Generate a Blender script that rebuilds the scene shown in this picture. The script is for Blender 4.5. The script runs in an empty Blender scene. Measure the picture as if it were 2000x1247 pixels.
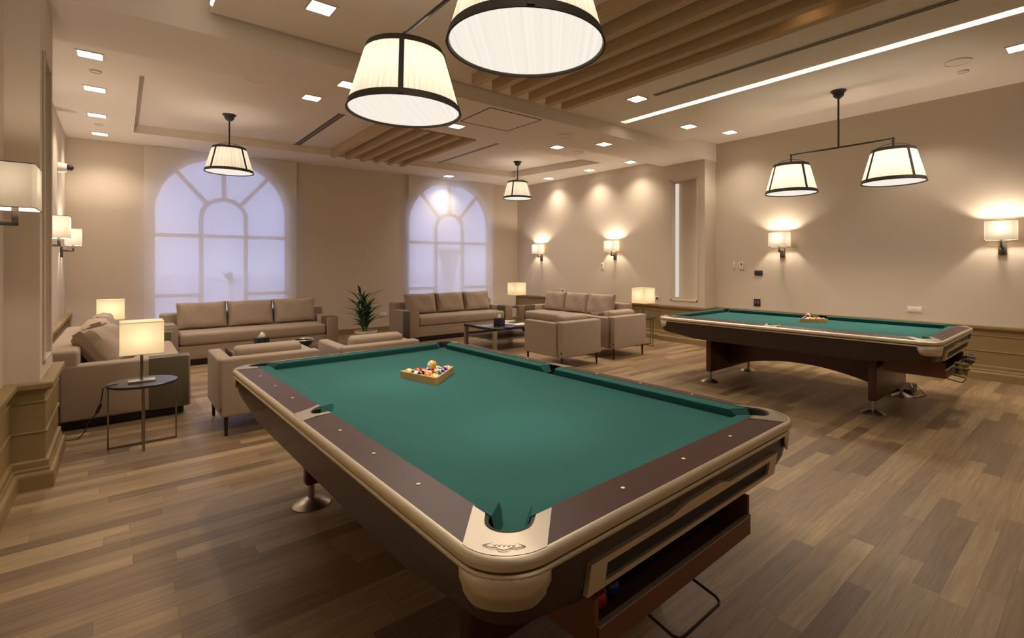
import bpy, bmesh, math, random
from mathutils import Vector, Matrix
random.seed(7)
PI = math.pi
SC = bpy.context.scene
COL = SC.collection

# ------------------------------------------------------------------ camera
H_CAM = 1.44
YAW = math.radians(41.0)
cam_d = bpy.data.cameras.new('camera'); cam = bpy.data.objects.new('camera', cam_d); COL.objects.link(cam)
cam_d.sensor_fit = 'HORIZONTAL'; cam_d.sensor_width = 36.0
cam_d.lens = 960.0 / 2000.0 * 36.0
cam_d.shift_x = (1000.0 - 1071.0) / 2000.0
cam_d.shift_y = -(623.5 - 518.0) / 2000.0
cam_d.clip_start = 0.05
cam.location = (0, 0, H_CAM)
cam.rotation_euler = (PI / 2, 0, -YAW)
SC.camera = cam
# ------------------------------------------------------------------ world, colour management
W = bpy.data.worlds.new('world'); SC.world = W; W.use_nodes = True
W.node_tree.nodes['Background'].inputs[0].default_value = (0.42, 0.54, 1.0, 1)
W.node_tree.nodes['Background'].inputs[1].default_value = 6.2
SC.view_settings.view_transform = 'Standard'; SC.view_settings.look = 'None'
SC.view_settings.gamma = 1.0; SC.view_settings.exposure = 0.0
SC.view_settings.use_curve_mapping = False
# light levels (W)
WARM = (1.0, 0.865, 0.71)
E_DOWN, E_WASH, E_PEND, E_SCON, E_TAB = 104.0, 84.0, 80.0, 28.0, 4.2

# ------------------------------------------------------------------ materials
def new_mat(name):
    m = bpy.data.materials.new(name); m.use_nodes = True
    nt = m.node_tree; b = nt.nodes['Principled BSDF']
    return m, nt, b
def pmat(name, col, rough=0.6, metal=0.0, noise=0.0, nscale=30.0, bump=0.0, bscale=200.0, sheen=0.0, emit=None, estr=0.0, spec=0.5, coat=0.0, stretch=None):
    m, nt, b = new_mat(name); N = nt.nodes; L = nt.links
    b.inputs['Base Color'].default_value = (*col, 1); b.inputs['Roughness'].default_value = rough
    b.inputs['Metallic'].default_value = metal; b.inputs['Specular IOR Level'].default_value = spec
    b.inputs['Coat Weight'].default_value = coat
    if sheen: b.inputs['Sheen Weight'].default_value = sheen
    tc = N.new('ShaderNodeTexCoord'); src = tc.outputs['Object']
    if stretch:
        mp = N.new('ShaderNodeMapping'); mp.inputs['Scale'].default_value = stretch
        L.new(src, mp.inputs[0]); src = mp.outputs[0]
    if noise:
        n = N.new('ShaderNodeTexNoise'); n.inputs['Scale'].default_value = nscale; n.inputs['Detail'].default_value = 5
        L.new(src, n.inputs['Vector'])
        mx = N.new('ShaderNodeMix'); mx.data_type = 'RGBA'
        mx.inputs[6].default_value = (*[c * (1 - noise) for c in col], 1)
        mx.inputs[7].default_value = (*[min(1, c * (1 + noise)) for c in col], 1)
        L.new(n.outputs['Fac'], mx.inputs[0]); L.new(mx.outputs[2], b.inputs['Base Color'])
    if bump:
        n2 = N.new('ShaderNodeTexNoise'); n2.inputs['Scale'].default_value = bscale; L.new(src, n2.inputs['Vector'])
        bp = N.new('ShaderNodeBump'); bp.inputs['Strength'].default_value = bump; bp.inputs['Distance'].default_value = 0.002
        L.new(n2.outputs['Fac'], bp.inputs['Height']); L.new(bp.outputs[0], b.inputs['Normal'])
    if emit:
        b.inputs['Emission Color'].default_value = (*emit, 1); b.inputs['Emission Strength'].default_value = estr
    return m
def shade_mat(name, col, emit, estr, trans=0.7, alpha=0.0, sc3=(300, 300, 20), dark=.88, angular=False):
    m = bpy.data.materials.new(name); m.use_nodes = True
    nt = m.node_tree; N = nt.nodes; L = nt.links; N.clear()
    out = N.new('ShaderNodeOutputMaterial')
    d = N.new('ShaderNodeBsdfDiffuse'); t = N.new('ShaderNodeBsdfTranslucent'); mx = N.new('ShaderNodeMixShader')
    tc = N.new('ShaderNodeTexCoord'); mp = N.new('ShaderNodeMapping'); mp.inputs['Scale'].default_value = sc3
    nz = N.new('ShaderNodeTexNoise'); nz.inputs['Scale'].default_value = 1.0
    L.new(tc.outputs['Object'], mp.inputs[0]); L.new(mp.outputs[0], nz.inputs['Vector'])
    if angular:                                     # pleat shading put into the colour: tone varies only around the shade
        sx = N.new('ShaderNodeSeparateXYZ'); L.new(tc.outputs['Object'], sx.inputs[0])
        an = math_n(nt, 'ARCTAN2', sx.outputs[1], sx.outputs[0])
        nz.noise_dimensions = '2D'; nz.inputs['Detail'].default_value = 4; nz.inputs['Roughness'].default_value = .7
        cv = N.new('ShaderNodeCombineXYZ'); L.new(math_n(nt, 'MULTIPLY', an, 22.0), cv.inputs[0]); L.new(math_n(nt, 'MULTIPLY', sx.outputs[2], 1.2), cv.inputs[1])
        L.new(cv.outputs[0], nz.inputs['Vector'])
    cm = N.new('ShaderNodeMix'); cm.data_type = 'RGBA'
    cm.inputs[6].default_value = (*[c * dark for c in col], 1); cm.inputs[7].default_value = (*col, 1)
    if angular:
        mr = N.new('ShaderNodeMapRange'); mr.inputs[1].default_value = .32; mr.inputs[2].default_value = .62; L.new(nz.outputs['Fac'], mr.inputs[0]); L.new(mr.outputs[0], cm.inputs[0])
    else: L.new(nz.outputs['Fac'], cm.inputs[0])
    L.new(cm.outputs[2], d.inputs[0]); L.new(cm.outputs[2], t.inputs[0])
    mx.inputs[0].default_value = trans; L.new(d.outputs[0], mx.inputs[1]); L.new(t.outputs[0], mx.inputs[2])
    last = mx
    if estr:
        e = N.new('ShaderNodeEmission'); e.inputs[0].default_value = (*emit, 1); e.inputs[1].default_value = estr
        a = N.new('ShaderNodeAddShader'); L.new(last.outputs[0], a.inputs[0]); L.new(e.outputs[0], a.inputs[1]); last = a
    if alpha:
        tr = N.new('ShaderNodeBsdfTransparent'); m2 = N.new('ShaderNodeMixShader'); m2.inputs[0].default_value = alpha
        L.new(last.outputs[0], m2.inputs[1]); L.new(tr.outputs[0], m2.inputs[2]); last = m2
    L.new(last.outputs[0], out.inputs[0])
    return m
def emit_mat(name, col, s):
    m = bpy.data.materials.new(name); m.use_nodes = True
    nt = m.node_tree; nt.nodes.clear()
    o = nt.nodes.new('ShaderNodeOutputMaterial'); e = nt.nodes.new('ShaderNodeEmission')
    e.inputs[0].default_value = (*col, 1); e.inputs[1].default_value = s
    nt.links.new(e.outputs[0], o.inputs[0]); return m
def math_n(nt, op, a, b=None):
    n = nt.nodes.new('ShaderNodeMath'); n.operation = op
    for i, v in enumerate((a, b)):
        if v is None: continue
        if isinstance(v, (int, float)): n.inputs[i].default_value = v
        else: nt.links.new(v, n.inputs[i])
    return n.outputs[0]
def plank_mat(name, c1, c2, c3, width=0.16, length=1.5, rough=0.42, gap=0.5):
    """planks running along X, every plank its own tone, grain stretched along it"""
    m, nt, b = new_mat(name); N = nt.nodes; L = nt.links
    tc = N.new('ShaderNodeTexCoord'); sx = N.new('ShaderNodeSeparateXYZ'); L.new(tc.outputs['Object'], sx.inputs[0])
    x, y = sx.outputs[0], sx.outputs[1]
    yr = math_n(nt, 'DIVIDE', y, width); row = math_n(nt, 'FLOOR', yr); fy = math_n(nt, 'SUBTRACT', yr, row)
    wn = N.new('ShaderNodeTexWhiteNoise'); wn.noise_dimensions = '1D'; L.new(row, wn.inputs['W'])
    xo = math_n(nt, 'ADD', math_n(nt, 'DIVIDE', x, length), math_n(nt, 'MULTIPLY', wn.outputs['Value'], 7.3))
    colm = math_n(nt, 'FLOOR', xo); fx = math_n(nt, 'SUBTRACT', xo, colm)
    cb = N.new('ShaderNodeCombineXYZ'); L.new(row, cb.inputs[0]); L.new(colm, cb.inputs[1])
    w2 = N.new('ShaderNodeTexWhiteNoise'); w2.noise_dimensions = '3D'; L.new(cb.outputs[0], w2.inputs['Vector'])
    cr = N.new('ShaderNodeValToRGB'); cr.color_ramp.elements[0].color = (*c1, 1); cr.color_ramp.elements[1].color = (*c3, 1)
    e = cr.color_ramp.elements.new(0.5); e.color = (*c2, 1); L.new(w2.outputs['Value'], cr.inputs[0])
    # grain
    mp = N.new('ShaderNodeMapping'); mp.inputs['Scale'].default_value = (1.6, 26, 1)
    av = N.new('ShaderNodeVectorMath'); av.operation = 'ADD'; L.new(tc.outputs['Object'], av.inputs[0])
    sc = N.new('ShaderNodeVectorMath'); sc.operation = 'SCALE'; L.new(w2.outputs['Color'], sc.inputs[0]); sc.inputs['Scale'].default_value = 9
    L.new(sc.outputs[0], av.inputs[1]); L.new(av.outputs[0], mp.inputs[0])
    g = N.new('ShaderNodeTexNoise'); g.inputs['Scale'].default_value = 1.8; g.inputs['Detail'].default_value = 8; g.inputs['Roughness'].default_value = .62
    g.inputs['Distortion'].default_value = 0.6
    L.new(mp.outputs[0], g.inputs['Vector'])
    gr = N.new('ShaderNodeMapRange'); gr.inputs[1].default_value = .3; gr.inputs[2].default_value = .75; gr.inputs[3].default_value = .66; gr.inputs[4].default_value = 1.16
    L.new(g.outputs['Fac'], gr.inputs[0])
    mul = N.new('ShaderNodeVectorMath'); mul.operation = 'SCALE'; L.new(cr.outputs[0], mul.inputs[0]); L.new(gr.outputs[0], mul.inputs['Scale'])
    ey = math_n(nt, 'MINIMUM', fy, math_n(nt, 'SUBTRACT', 1.0, fy)); ex = math_n(nt, 'MINIMUM', fx, math_n(nt, 'SUBTRACT', 1.0, fx))
    gy = math_n(nt, 'LESS_THAN', ey, 0.010); gx = math_n(nt, 'LESS_THAN', ex, 0.0016)
    gg = math_n(nt, 'MULTIPLY', math_n(nt, 'MAXIMUM', gx, gy), gap)
    mx = N.new('ShaderNodeMix'); mx.data_type = 'RGBA'; L.new(gg, mx.inputs[0]); L.new(mul.outputs[0], mx.inputs[6])
    mx.inputs[7].default_value = (c1[0] * .3, c1[1] * .3, c1[2] * .3, 1)
    L.new(mx.outputs[2], b.inputs['Base Color'])
    b.inputs['Roughness'].default_value = rough; b.inputs['Specular IOR Level'].default_value = .4
    bp = N.new('ShaderNodeBump'); bp.inputs['Strength'].default_value = .12; bp.inputs['Distance'].default_value = .002
    L.new(g.outputs['Fac'], bp.inputs['Height']); L.new(bp.outputs[0], b.inputs['Normal'])
    return m
def ball_mat(name, col, stripe):
    m, nt, b = new_mat(name); N = nt.nodes; L = nt.links
    b.inputs['Roughness'].default_value = .12; b.inputs['Coat Weight'].default_value = .5
    tc = N.new('ShaderNodeTexCoord'); sx = N.new('ShaderNodeSeparateXYZ'); L.new(tc.outputs['Object'], sx.inputs[0])
    az = math_n(nt, 'ABSOLUTE', sx.outputs[2]); ax = math_n(nt, 'ABSOLUTE', sx.outputs[0])
    rr = math_n(nt, 'SQRT', math_n(nt, 'ADD', math_n(nt, 'MULTIPLY', sx.outputs[1], sx.outputs[1]), math_n(nt, 'MULTIPLY', sx.outputs[2], sx.outputs[2])))
    spot = math_n(nt, 'LESS_THAN', rr, .0095)
    if stripe: wh = math_n(nt, 'MAXIMUM', math_n(nt, 'GREATER_THAN', az, .0155), spot)
    else: wh = spot
    mx = N.new('ShaderNodeMix'); mx.data_type = 'RGBA'; L.new(wh, mx.inputs[0])
    mx.inputs[6].default_value = (*col, 1); mx.inputs[7].default_value = (.80, .72, .55, 1)
    L.new(mx.outputs[2], b.inputs['Base Color']); return m

M = {}
M['wall'] = pmat('wall_paper', (0.62, 0.525, 0.42), .85, noise=.035, nscale=90, bump=.15, bscale=320)
M['ceil'] = pmat('ceiling_paint', (0.80, 0.715, 0.62), .9, noise=.015, nscale=4)
M['floor'] = plank_mat('floor_planks', (.195, .124, .070), (.315, .210, .114), (.42, .295, .160), .10, .9)
M['oak'] = pmat('oak_panel', (.27, .182, .078), .5, noise=.14, nscale=3.0, stretch=(1.2, 1.2, 22), bump=.05, bscale=20)
M['slat'] = pmat('slat_wood', (.52, .38, .22), .8, noise=.2, nscale=4.0, stretch=(14, .8, 14))
M['fabric'] = pmat('taupe_fabric', (.35, .26, .19), .85, noise=.06, nscale=260, bump=.3, bscale=700, sheen=.15)
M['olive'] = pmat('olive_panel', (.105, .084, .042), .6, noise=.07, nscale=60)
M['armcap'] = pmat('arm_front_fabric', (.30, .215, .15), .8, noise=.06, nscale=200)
M['black'] = pmat('black_metal', (.022, .018, .016), .42, metal=.3, noise=.1, nscale=20)
M['bronze'] = pmat('dark_bronze', (.028, .022, .018), .5, metal=.2, noise=.08, nscale=30)
M['ring'] = pmat('shade_ribbon', (.060, .050, .040), .7, noise=.1, nscale=80)
M['cloth'] = pmat('green_cloth', (.033, .128, .116), .95, noise=.07, nscale=500, bump=.2, bscale=900, spec=.15)
M['rail'] = pmat('mahogany_rail', (.066, .028, .023), .5, noise=.2, nscale=3.0, stretch=(1, 1, 1), spec=.35)
M['apron'] = pmat('mahogany_apron', (.036, .018, .011), .42, noise=.22, nscale=5.0, stretch=(2, 2, 8), coat=.2)
M['redwood'] = pmat('red_brown_leg', (.085, .022, .016), .36, noise=.2, nscale=4.0, stretch=(4, 4, 1), coat=.2)
M['boxwood'] = pmat('ball_tray_wood', (.16, .055, .022), .4, noise=.2, nscale=5.0)
M['boxin'] = pmat('tray_lining', (.045, .006, .008), .8, noise=.1, nscale=60)
M['brass'] = pmat('champagne_metal', (.80, .72, .58), .5, metal=1.0, noise=.05, nscale=3.0)
M['plate'] = pmat('satin_metal', (.40, .345, .28), .5, metal=.8, noise=.05, nscale=5.0)
M['chrome'] = pmat('chrome', (.55, .50, .44), .36, metal=1.0, noise=.02, nscale=10)
M['nickel'] = pmat('brushed_nickel', (.30, .25, .19), .3, metal=1.0, noise=.05, nscale=40)
M['rubber'] = pmat('black_rubber', (.008, .008, .009), .55, noise=.1, nscale=50)
M['sight'] = pmat('pearl_sight', (.85, .80, .70), .25, noise=.02, nscale=50)
M['rackwood'] = pmat('light_wood', (.62, .36, .14), .4, noise=.12, nscale=10, stretch=(1, 1, 6))
M['white'] = pmat('white_plastic', (.72, .68, .60), .4, noise=.02, nscale=20)
M['dkplate'] = pmat('dark_plate', (.03, .027, .03), .3, noise=.1, nscale=20)
M['grille'] = pmat('grey_grille', (.12, .10, .08), .6, noise=.1, nscale=60)
M['dkgrille'] = pmat('dark_grille', (.035, .027, .018), .6, noise=.1, nscale=60)
M['leaf'] = pmat('palm_leaf', (.030, .085, .022), .45, noise=.35, nscale=12)
M['leaf2'] = pmat('palm_leaf_light', (.075, .15, .04), .45, noise=.3, nscale=12)
M['soil'] = pmat('soil', (.03, .02, .012), .9, noise=.3, nscale=60)
M['pot'] = pmat('white_pot', (.62, .53, .43), .4, noise=.02, nscale=10)
M['tabletop'] = pmat('black_table_top', (.022, .024, .030), .28, noise=.15, nscale=30)
M['tablewood'] = pmat('grey_oak', (.27, .21, .13), .5, noise=.12, nscale=8, stretch=(1, 1, 5))
M['mirror'] = pmat('smoked_glass_top', (.20, .17, .14), .08, noise=.02, nscale=5, metal=.6)
M['greyshelf'] = pmat('grey_shelf', (.13, .115, .095), .5, noise=.08, nscale=10)
M['tissuebox'] = pmat('black_leather', (.014, .018, .020), .4, noise=.2, nscale=30)
M['tissue'] = pmat('tissue', (.85, .80, .72), .9, noise=.02, nscale=30)
M['blue'] = pmat('blue_print', (.03, .05, .22), .4, noise=.3, nscale=25)
M['paper'] = pmat('paper', (.60, .52, .40), .6, noise=.12, nscale=18)
M['cream'] = pmat('cream_paper', (.80, .74, .60), .6, noise=.05, nscale=18)
M['cord'] = pmat('black_cord', (.012, .010, .009), .5, noise=.1, nscale=50)
M['yellowcloth'] = pmat('yellow_green_cloth', (.19, .17, .050), .9, noise=.35, nscale=40)
M['greycloth'] = pmat('grey_cloth', (.20, .17, .12), .9, noise=.2, nscale=40)
M['blackbox'] = pmat('black_plastic', (.012, .012, .011), .4, noise=.1, nscale=30)
M['frame'] = pmat('window_frame_paint', (.62, .58, .52), .5, noise=.02, nscale=20)
M['stone'] = pmat('hazed_stone', (.62, .60, .58), .8, noise=.1, nscale=5)  # outdoor stone made paler, haze put into the colour
M['hazeleaf'] = pmat('hazed_frond', (.16, .18, .16), .8, noise=.2, nscale=10)  # grey-green tone: haze over the distant palm put into the leaf colour
M['hazeground'] = pmat('hazy_ground', (.74, .75, .78), .9, noise=.12, nscale=.5)  # haze and pale sea put into the ground colour
M['shade'] = shade_mat('pleated_shade', (.86, .80, .68), (1.0, .84, .62), .20, .40, 0.0, (1, 1, 1), .66, True)
M['scshade'] = shade_mat('sconce_shade', (.72, .64, .52), (1.0, .82, .60), .09, .05)
M['tabshade'] = shade_mat('table_lamp_shade', (.90, .78, .54), (1.0, .80, .50), .16, .40)
M['diff'] = emit_mat('lamp_diffuser', (1.0, .92, .80), .98)
M['bulb'] = emit_mat('lamp_bulb', (1.0, .90, .74), 3.0)
nt = M['diff'].node_tree; e_ = [n for n in nt.nodes if n.type == 'EMISSION'][0]            # fabric diffuser, fine pleats
tc = nt.nodes.new('ShaderNodeTexCoord'); mp = nt.nodes.new('ShaderNodeVectorMath'); mp.operation = 'DOT_PRODUCT'; mp.inputs[1].default_value = (.755 * 55, -.656 * 55, 0)
nz = nt.nodes.new('ShaderNodeTexNoise'); nz.noise_dimensions = '1D'; nz.inputs['Scale'].default_value = 1.0; mr = nt.nodes.new('ShaderNodeMapRange')
mr.inputs[1].default_value = .3; mr.inputs[2].default_value = .7; mr.inputs[3].default_value = .90; mr.inputs[4].default_value = .99
nt.links.new(tc.outputs['Object'], mp.inputs[0]); nt.links.new(mp.outputs['Value'], nz.inputs['W']); nt.links.new(nz.outputs['Fac'], mr.inputs[0]); nt.links.new(mr.outputs[0], e_.inputs[1])
M['spotem'] = emit_mat('downlight_lens', (1.0, .90, .76), 9.0)
M['softled'] = emit_mat('soft_led', (1.0, .88, .75), .72)
M['led'] = emit_mat('led_strip', (1.0, .90, .76), 7.0)
M['blind'] = shade_mat('blind_fabric', (.90, .83, .74), (1, 1, 1), 0, .18, .22)
mg, ntg, bg = new_mat('window_glass')
bg.inputs['Base Color'].default_value = (.9, .93, 1, 1); bg.inputs['Roughness'].default_value = .02
bg.inputs['Transmission Weight'].default_value = 1.0; bg.inputs['IOR'].default_value = 1.02; bg.inputs['Alpha'].default_value = .25
M['glass'] = mg

# ------------------------------------------------------------------ mesh helpers
def xf(bm, verts, rot=None, loc=None):
    if rot is not None: bmesh.ops.rotate(bm, verts=verts, cent=(0, 0, 0), matrix=rot)
    if loc is not None: bmesh.ops.translate(bm, verts=verts, vec=loc)
def box(bm, c, s, bev=0.0, seg=2, rot=None):
    t = bmesh.new(); bmesh.ops.create_cube(t, size=1.0)
    bmesh.ops.scale(t, vec=s, verts=t.verts)
    if bev: bmesh.ops.bevel(t, geom=list(t.edges), offset=bev, segments=seg, profile=.5, affect='EDGES')
    xf(t, t.verts, rot, c); merge(bm, t)
def merge(bm, t, mat=0):
    me = bpy.data.meshes.new('tmp'); t.to_mesh(me); t.free(); bm.from_mesh(me); bpy.data.meshes.remove(me)
def cyl(bm, a, b, r, r2=None, n=16, caps=True):
    a = Vector(a); b = Vector(b); d = b - a; L = d.length
    t = bmesh.new(); bmesh.ops.create_cone(t, cap_ends=caps, segments=n, radius1=r, radius2=r if r2 is None else r2, depth=L)
    q = d.to_track_quat('Z', 'Y').to_matrix()
    xf(t, t.verts, q, (a + b) / 2); merge(bm, t)
def lathe(bm, prof, c=(0, 0, 0), n=32, close=False):
    rings = []
    for r, z in prof:
        rings.append([bm.verts.new((c[0] + r * math.cos(2 * PI * i / n), c[1] + r * math.sin(2 * PI * i / n), c[2] + z)) for i in range(n)])
    for a, b in zip(rings, rings[1:]):
        for i in range(n): bm.faces.new((a[i], a[(i + 1) % n], b[(i + 1) % n], b[i]))
    if close:
        bm.faces.new(rings[0][::-1]); bm.faces.new(rings[-1])
def loft(bm, rings, cap0=False, cap1=False, closed=True):
    R = [[bm.verts.new(p) for p in r] for r in rings]; n = len(R[0])
    for a, b in zip(R, R[1:]):
        for i in range(n if closed else n - 1): bm.faces.new((a[i], a[(i + 1) % n], b[(i + 1) % n], b[i]))
    if cap0: bm.faces.new(R[0][::-1])
    if cap1: bm.faces.new(R[-1])
def prism(bm, pts, z0, z1):
    loft(bm, [[(x, y, z0) for x, y in pts], [(x, y, z1) for x, y in pts]], True, True)
def tube(bm, pts, r, n=8):
    pts = [Vector(p) for p in pts]; rings = []
    for i, p in enumerate(pts):
        d = (pts[min(i + 1, len(pts) - 1)] - pts[max(i - 1, 0)]).normalized()
        up = Vector((0, 0, 1)) if abs(d.z) < .9 else Vector((1, 0, 0))
        s = d.cross(up).normalized(); u = s.cross(d).normalized()
        rings.append([p + s * r * math.cos(2 * PI * k / n) + u * r * math.sin(2 * PI * k / n) for k in range(n)])
    loft(bm, rings, True, True)
def rrect(hu, hv, r, z, n=8):
    out = []
    for cx, cy, a0 in ((hu - r, hv - r, 0), (-hu + r, hv - r, PI / 2), (-hu + r, -hv + r, PI), (hu - r, -hv + r, 1.5 * PI)):
        for k in range(n + 1):
            a = a0 + PI / 2 * k / n; out.append((cx + r * math.cos(a), cy + r * math.sin(a), z))
    return out
def fill_poly(bm, outer, holes, z):
    """flat face with holes at height z"""
    es = []
    for loop in [outer] + holes:
        vs = [bm.verts.new((x, y, z)) for x, y in loop]
        for i in range(len(vs)): es.append(bm.edges.new((vs[i], vs[(i + 1) % len(vs)])))
    bmesh.ops.triangle_fill(bm, use_beauty=True, use_dissolve=False, edges=es)
def pillow(bm, c, s, rot=None, wr=0.006, seed=0, n=14):
    """soft cushion: x width, y thickness, z height"""
    rnd = random.Random(seed); ph = [rnd.uniform(0, 6) for _ in range(6)]
    t = bmesh.new(); bmesh.ops.create_cube(t, size=2.0)
    bmesh.ops.subdivide_edges(t, edges=list(t.edges), cuts=n, use_grid_fill=True)
    for v in t.verts:
        x, y, z = v.co
        ex = (1 - abs(x) ** 5); ez = (1 - abs(z) ** 5)
        th = .30 + .70 * max(0, ex * ez) ** .45
        pin = 1 - .035 * (abs(x) ** 3) * (1 - abs(z) ** 2) ; pin2 = 1 - .03 * (abs(z) ** 3) * (1 - abs(x) ** 2)
        w = wr * (math.sin(5 * x + 3 * z + ph[0]) + .7 * math.sin(9 * x - 6 * z + ph[1]) * (z + 1) / 2 + .5 * math.sin(14 * x + ph[2] + 4 * z))
        v.co = (x * s[0] / 2 * pin, y * s[1] / 2 * th + w * (1 if y < 0 else 0), z * s[2] / 2 * pin2 + wr * .6 * math.sin(4 * x + ph[3]) * abs(z))
    xf(t, t.verts, rot, c); merge(bm, t)
def obj(name, bm, mat, parent=None, smooth=True, loc=None):
    bmesh.ops.recalc_face_normals(bm, faces=bm.faces)
    me = bpy.data.meshes.new(name); bm.to_mesh(me); bm.free()
    me.materials.append(M[mat] if isinstance(mat, str) else mat)
    if smooth:
        for p in me.polygons: p.use_smooth = True
        me.set_sharp_from_angle(angle=math.radians(38))
    o = bpy.data.objects.new(name, me); COL.objects.link(o)
    if parent: o.parent = parent
    if loc: o.location = loc
    return o
def thing(name, label, cat, loc=(0, 0, 0), rz=0, group=None):
    o = bpy.data.objects.new(name, None); COL.objects.link(o); o.empty_display_size = .1
    o.location = loc; o.rotation_euler = (0, 0, rz); o['label'] = label; o['category'] = cat
    if group: o['group'] = group
    return o
def tag(o, label, cat, group=None):
    o['label'] = label; o['category'] = cat
    if group: o['group'] = group
    return o
def struct(name, bm, mat, smooth=False, parent=None):
    o = obj(name, bm, mat, parent, smooth)
    if not parent: o['kind'] = 'structure'
    return o
def kids(o): return [c for c in bpy.data.objects if c.parent == o]
def dup(root, label, loc=None, rz=None, scale=None, group=None):
    def cp(o, par):
        c = o.copy(); COL.objects.link(c); c.parent = par
        for k in tree[o]: cp(k, c)
        return c
    tree = {}
    def walk(o):
        tree[o] = kids(o)
        for k in tree[o]: walk(k)
    walk(root)
    r = cp(root, None); r['label'] = label
    if loc is not None: r.location = loc
    if rz is not None: r.rotation_euler = (0, 0, rz)
    if scale is not None: r.scale = scale
    if group: r['group'] = group
    return r
def B(): return bmesh.new()
def light(name, kind, loc, energy, parent=None, size=.05, col=WARM, angle=None, blend=.6, rot=(0, 0, 0)):
    d = bpy.data.lights.new(name, kind); d.energy = energy; d.color = col
    if kind == 'SPOT': d.spot_size = angle; d.spot_blend = blend; d.shadow_soft_size = size
    elif kind == 'POINT': d.shadow_soft_size = size
    elif kind == 'AREA': d.size = size
    o = bpy.data.objects.new(name, d); COL.objects.link(o); o.location = loc; o.rotation_euler = rot
    if parent: o.parent = parent
    return o

# ================================================================== room shell
A2 = Vector((-.65, 10.853)); B2 = Vector((7.817, 10.193)); DW = (B2 - A2).normalized(); NW = Vector((-DW.y, DW.x)); LW = (B2 - A2).length
def wp(s, z, off=0):                       # a point on the window wall
    p = A2 + DW * s + NW * off; return (p.x, p.y, z)
ZF, ZB, ZP, ZN, ZT = 3.47, 3.33, 3.50, 3.65, 3.60   # far ceiling, beam, panel, near perimeter, far tray
b = B(); box(b, (3.8, 4.0, -.05), (10.2, 15.6, .1)); struct('floor', b, 'floor')
# window wall with two arched openings
def arch(cs, r=1.045, zs=2.38, z0=.25, n=40):
    pts = [(cs - r, z0)] + [(cs - r * math.cos(PI * k / n), zs + r * math.sin(PI * k / n)) for k in range(n + 1)] + [(cs + r, z0)]
    return pts
WC = (2.085, 6.60)
def wall_with_holes(holes, t):
    b = B(); outer = [(-.35, 0), (LW + .5, 0), (LW + .5, 3.9), (-.35, 3.9)]
    for off in (0, t):
        es = []
        for loop in [outer] + holes:
            vs = [b.verts.new(wp(s, z, off)) for s, z in loop]
            for i in range(len(vs)): es.append(b.edges.new((vs[i], vs[(i + 1) % len(vs)])))
        bmesh.ops.triangle_fill(b, use_beauty=True, edges=es)
    for loop in [outer] + holes:
        n = len(loop)
        for i in range(n):
            p, q = loop[i], loop[(i + 1) % n]
            b.faces.new([b.verts.new(wp(*p, 0)), b.verts.new(wp(*q, 0)), b.verts.new(wp(*q, t)), b.verts.new(wp(*p, t))])
    bmesh.ops.remove_doubles(b, verts=b.verts, dist=1e-4)
    return b
struct('wall_back', wall_with_holes([arch(c) for c in WC], .22), 'wall')
def bar_sz(b, p, q, w, off0, off1):
    """bar between two (s,z) points on the wall plane"""
    p = Vector(p); q = Vector(q); d = (q - p).normalized(); n = Vector((-d.y, d.x)) * w / 2
    cs = [p + n, q + n, q - n, p - n]
    loft(b, [[wp(c.x, c.y, off0) for c in cs], [wp(c.x, c.y, off1) for c in cs]], True, True)
def arc_sz(b, c, r0, r1, a0, a1, off0, off1, n=28):
    for k in range(n):
        t0 = a0 + (a1 - a0) * k / n; t1 = a0 + (a1 - a0) * (k + 1) / n
        cs = [(c[0] + r * math.cos(t), c[1] + r * math.sin(t)) for r, t in ((r0, t0), (r1, t0), (r1, t1), (r0, t1))]
        loft(b, [[wp(x, z, off0) for x, z in cs], [wp(x, z, off1) for x, z in cs]], True, True)
for i, c in enumerate(WC):
    b = B(); o0, o1 = .08, .14
    arc_sz(b, (c, 2.38), 1.0, 1.05, 0, PI, o0, o1)
    bar_sz(b, (c - 1.022, .25), (c - 1.022, 2.38), .05, o0, o1); bar_sz(b, (c + 1.022, .25), (c + 1.022, 2.38), .05, o0, o1)
    bar_sz(b, (c - .98, .28), (c + .98, .28), .07, o0, o1)
    bar_sz(b, (c - 1.0, 1.965), (c + 1.0, 1.965), .065, o0, o1)
    bar_sz(b, (c - .345, .25), (c - .345, 2.30), .07, o0 + .002, o1 + .002); bar_sz(b, (c + .345, .25), (c + .345, 2.30), .07, o0 + .002, o1 + .002)
    arc_sz(b, (c, 2.30), .31, .38, 0, PI, o0, o1)
    bar_sz(b, (c, 2.66), (c, 3.40), .07, o0, o1)
    for sg in (-1, 1): bar_sz(b, (c + sg * .262, 2.56), (c + sg * .70, 3.09), .07, o0, o1)
    bar_sz(b, (c + .36, .90), (c + 1.0, .90), .06, o0, o1); bar_sz(b, (c - 1.0, .90), (c - .36, .90), .06, o0, o1)
    w = struct('window_%d' % (i + 1), b, 'frame')
    b = B(); vs = [b.verts.new(wp(s, z, .115)) for s, z in arch(c, 1.02)]; b.faces.new(vs)
    struct('pane', b, 'glass', parent=w)
    # roller blind hanging in front of it
    lab = ['translucent roller blind over the left arched window, a small palm faintly behind it', 'translucent roller blind over the right arched window, behind the middle far sofa'][i]
    t = thing('roller_blind', lab, 'blind', wp((.951, 5.531)[i], 0, 0), math.atan2(DW.y, DW.x), 'roller blinds over the arched windows')
    wdt = (2.316, 2.165)[i]
    b = B(); box(b, (wdt / 2, -.075, 1.86), (wdt, .002, 3.20)); obj('blind_fabric', b, 'blind', t, False)
    b = B(); box(b, (wdt / 2, -.075, .255), (wdt, .02, .03), .004); obj('bottom_bar', b, 'white', t)
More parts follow.
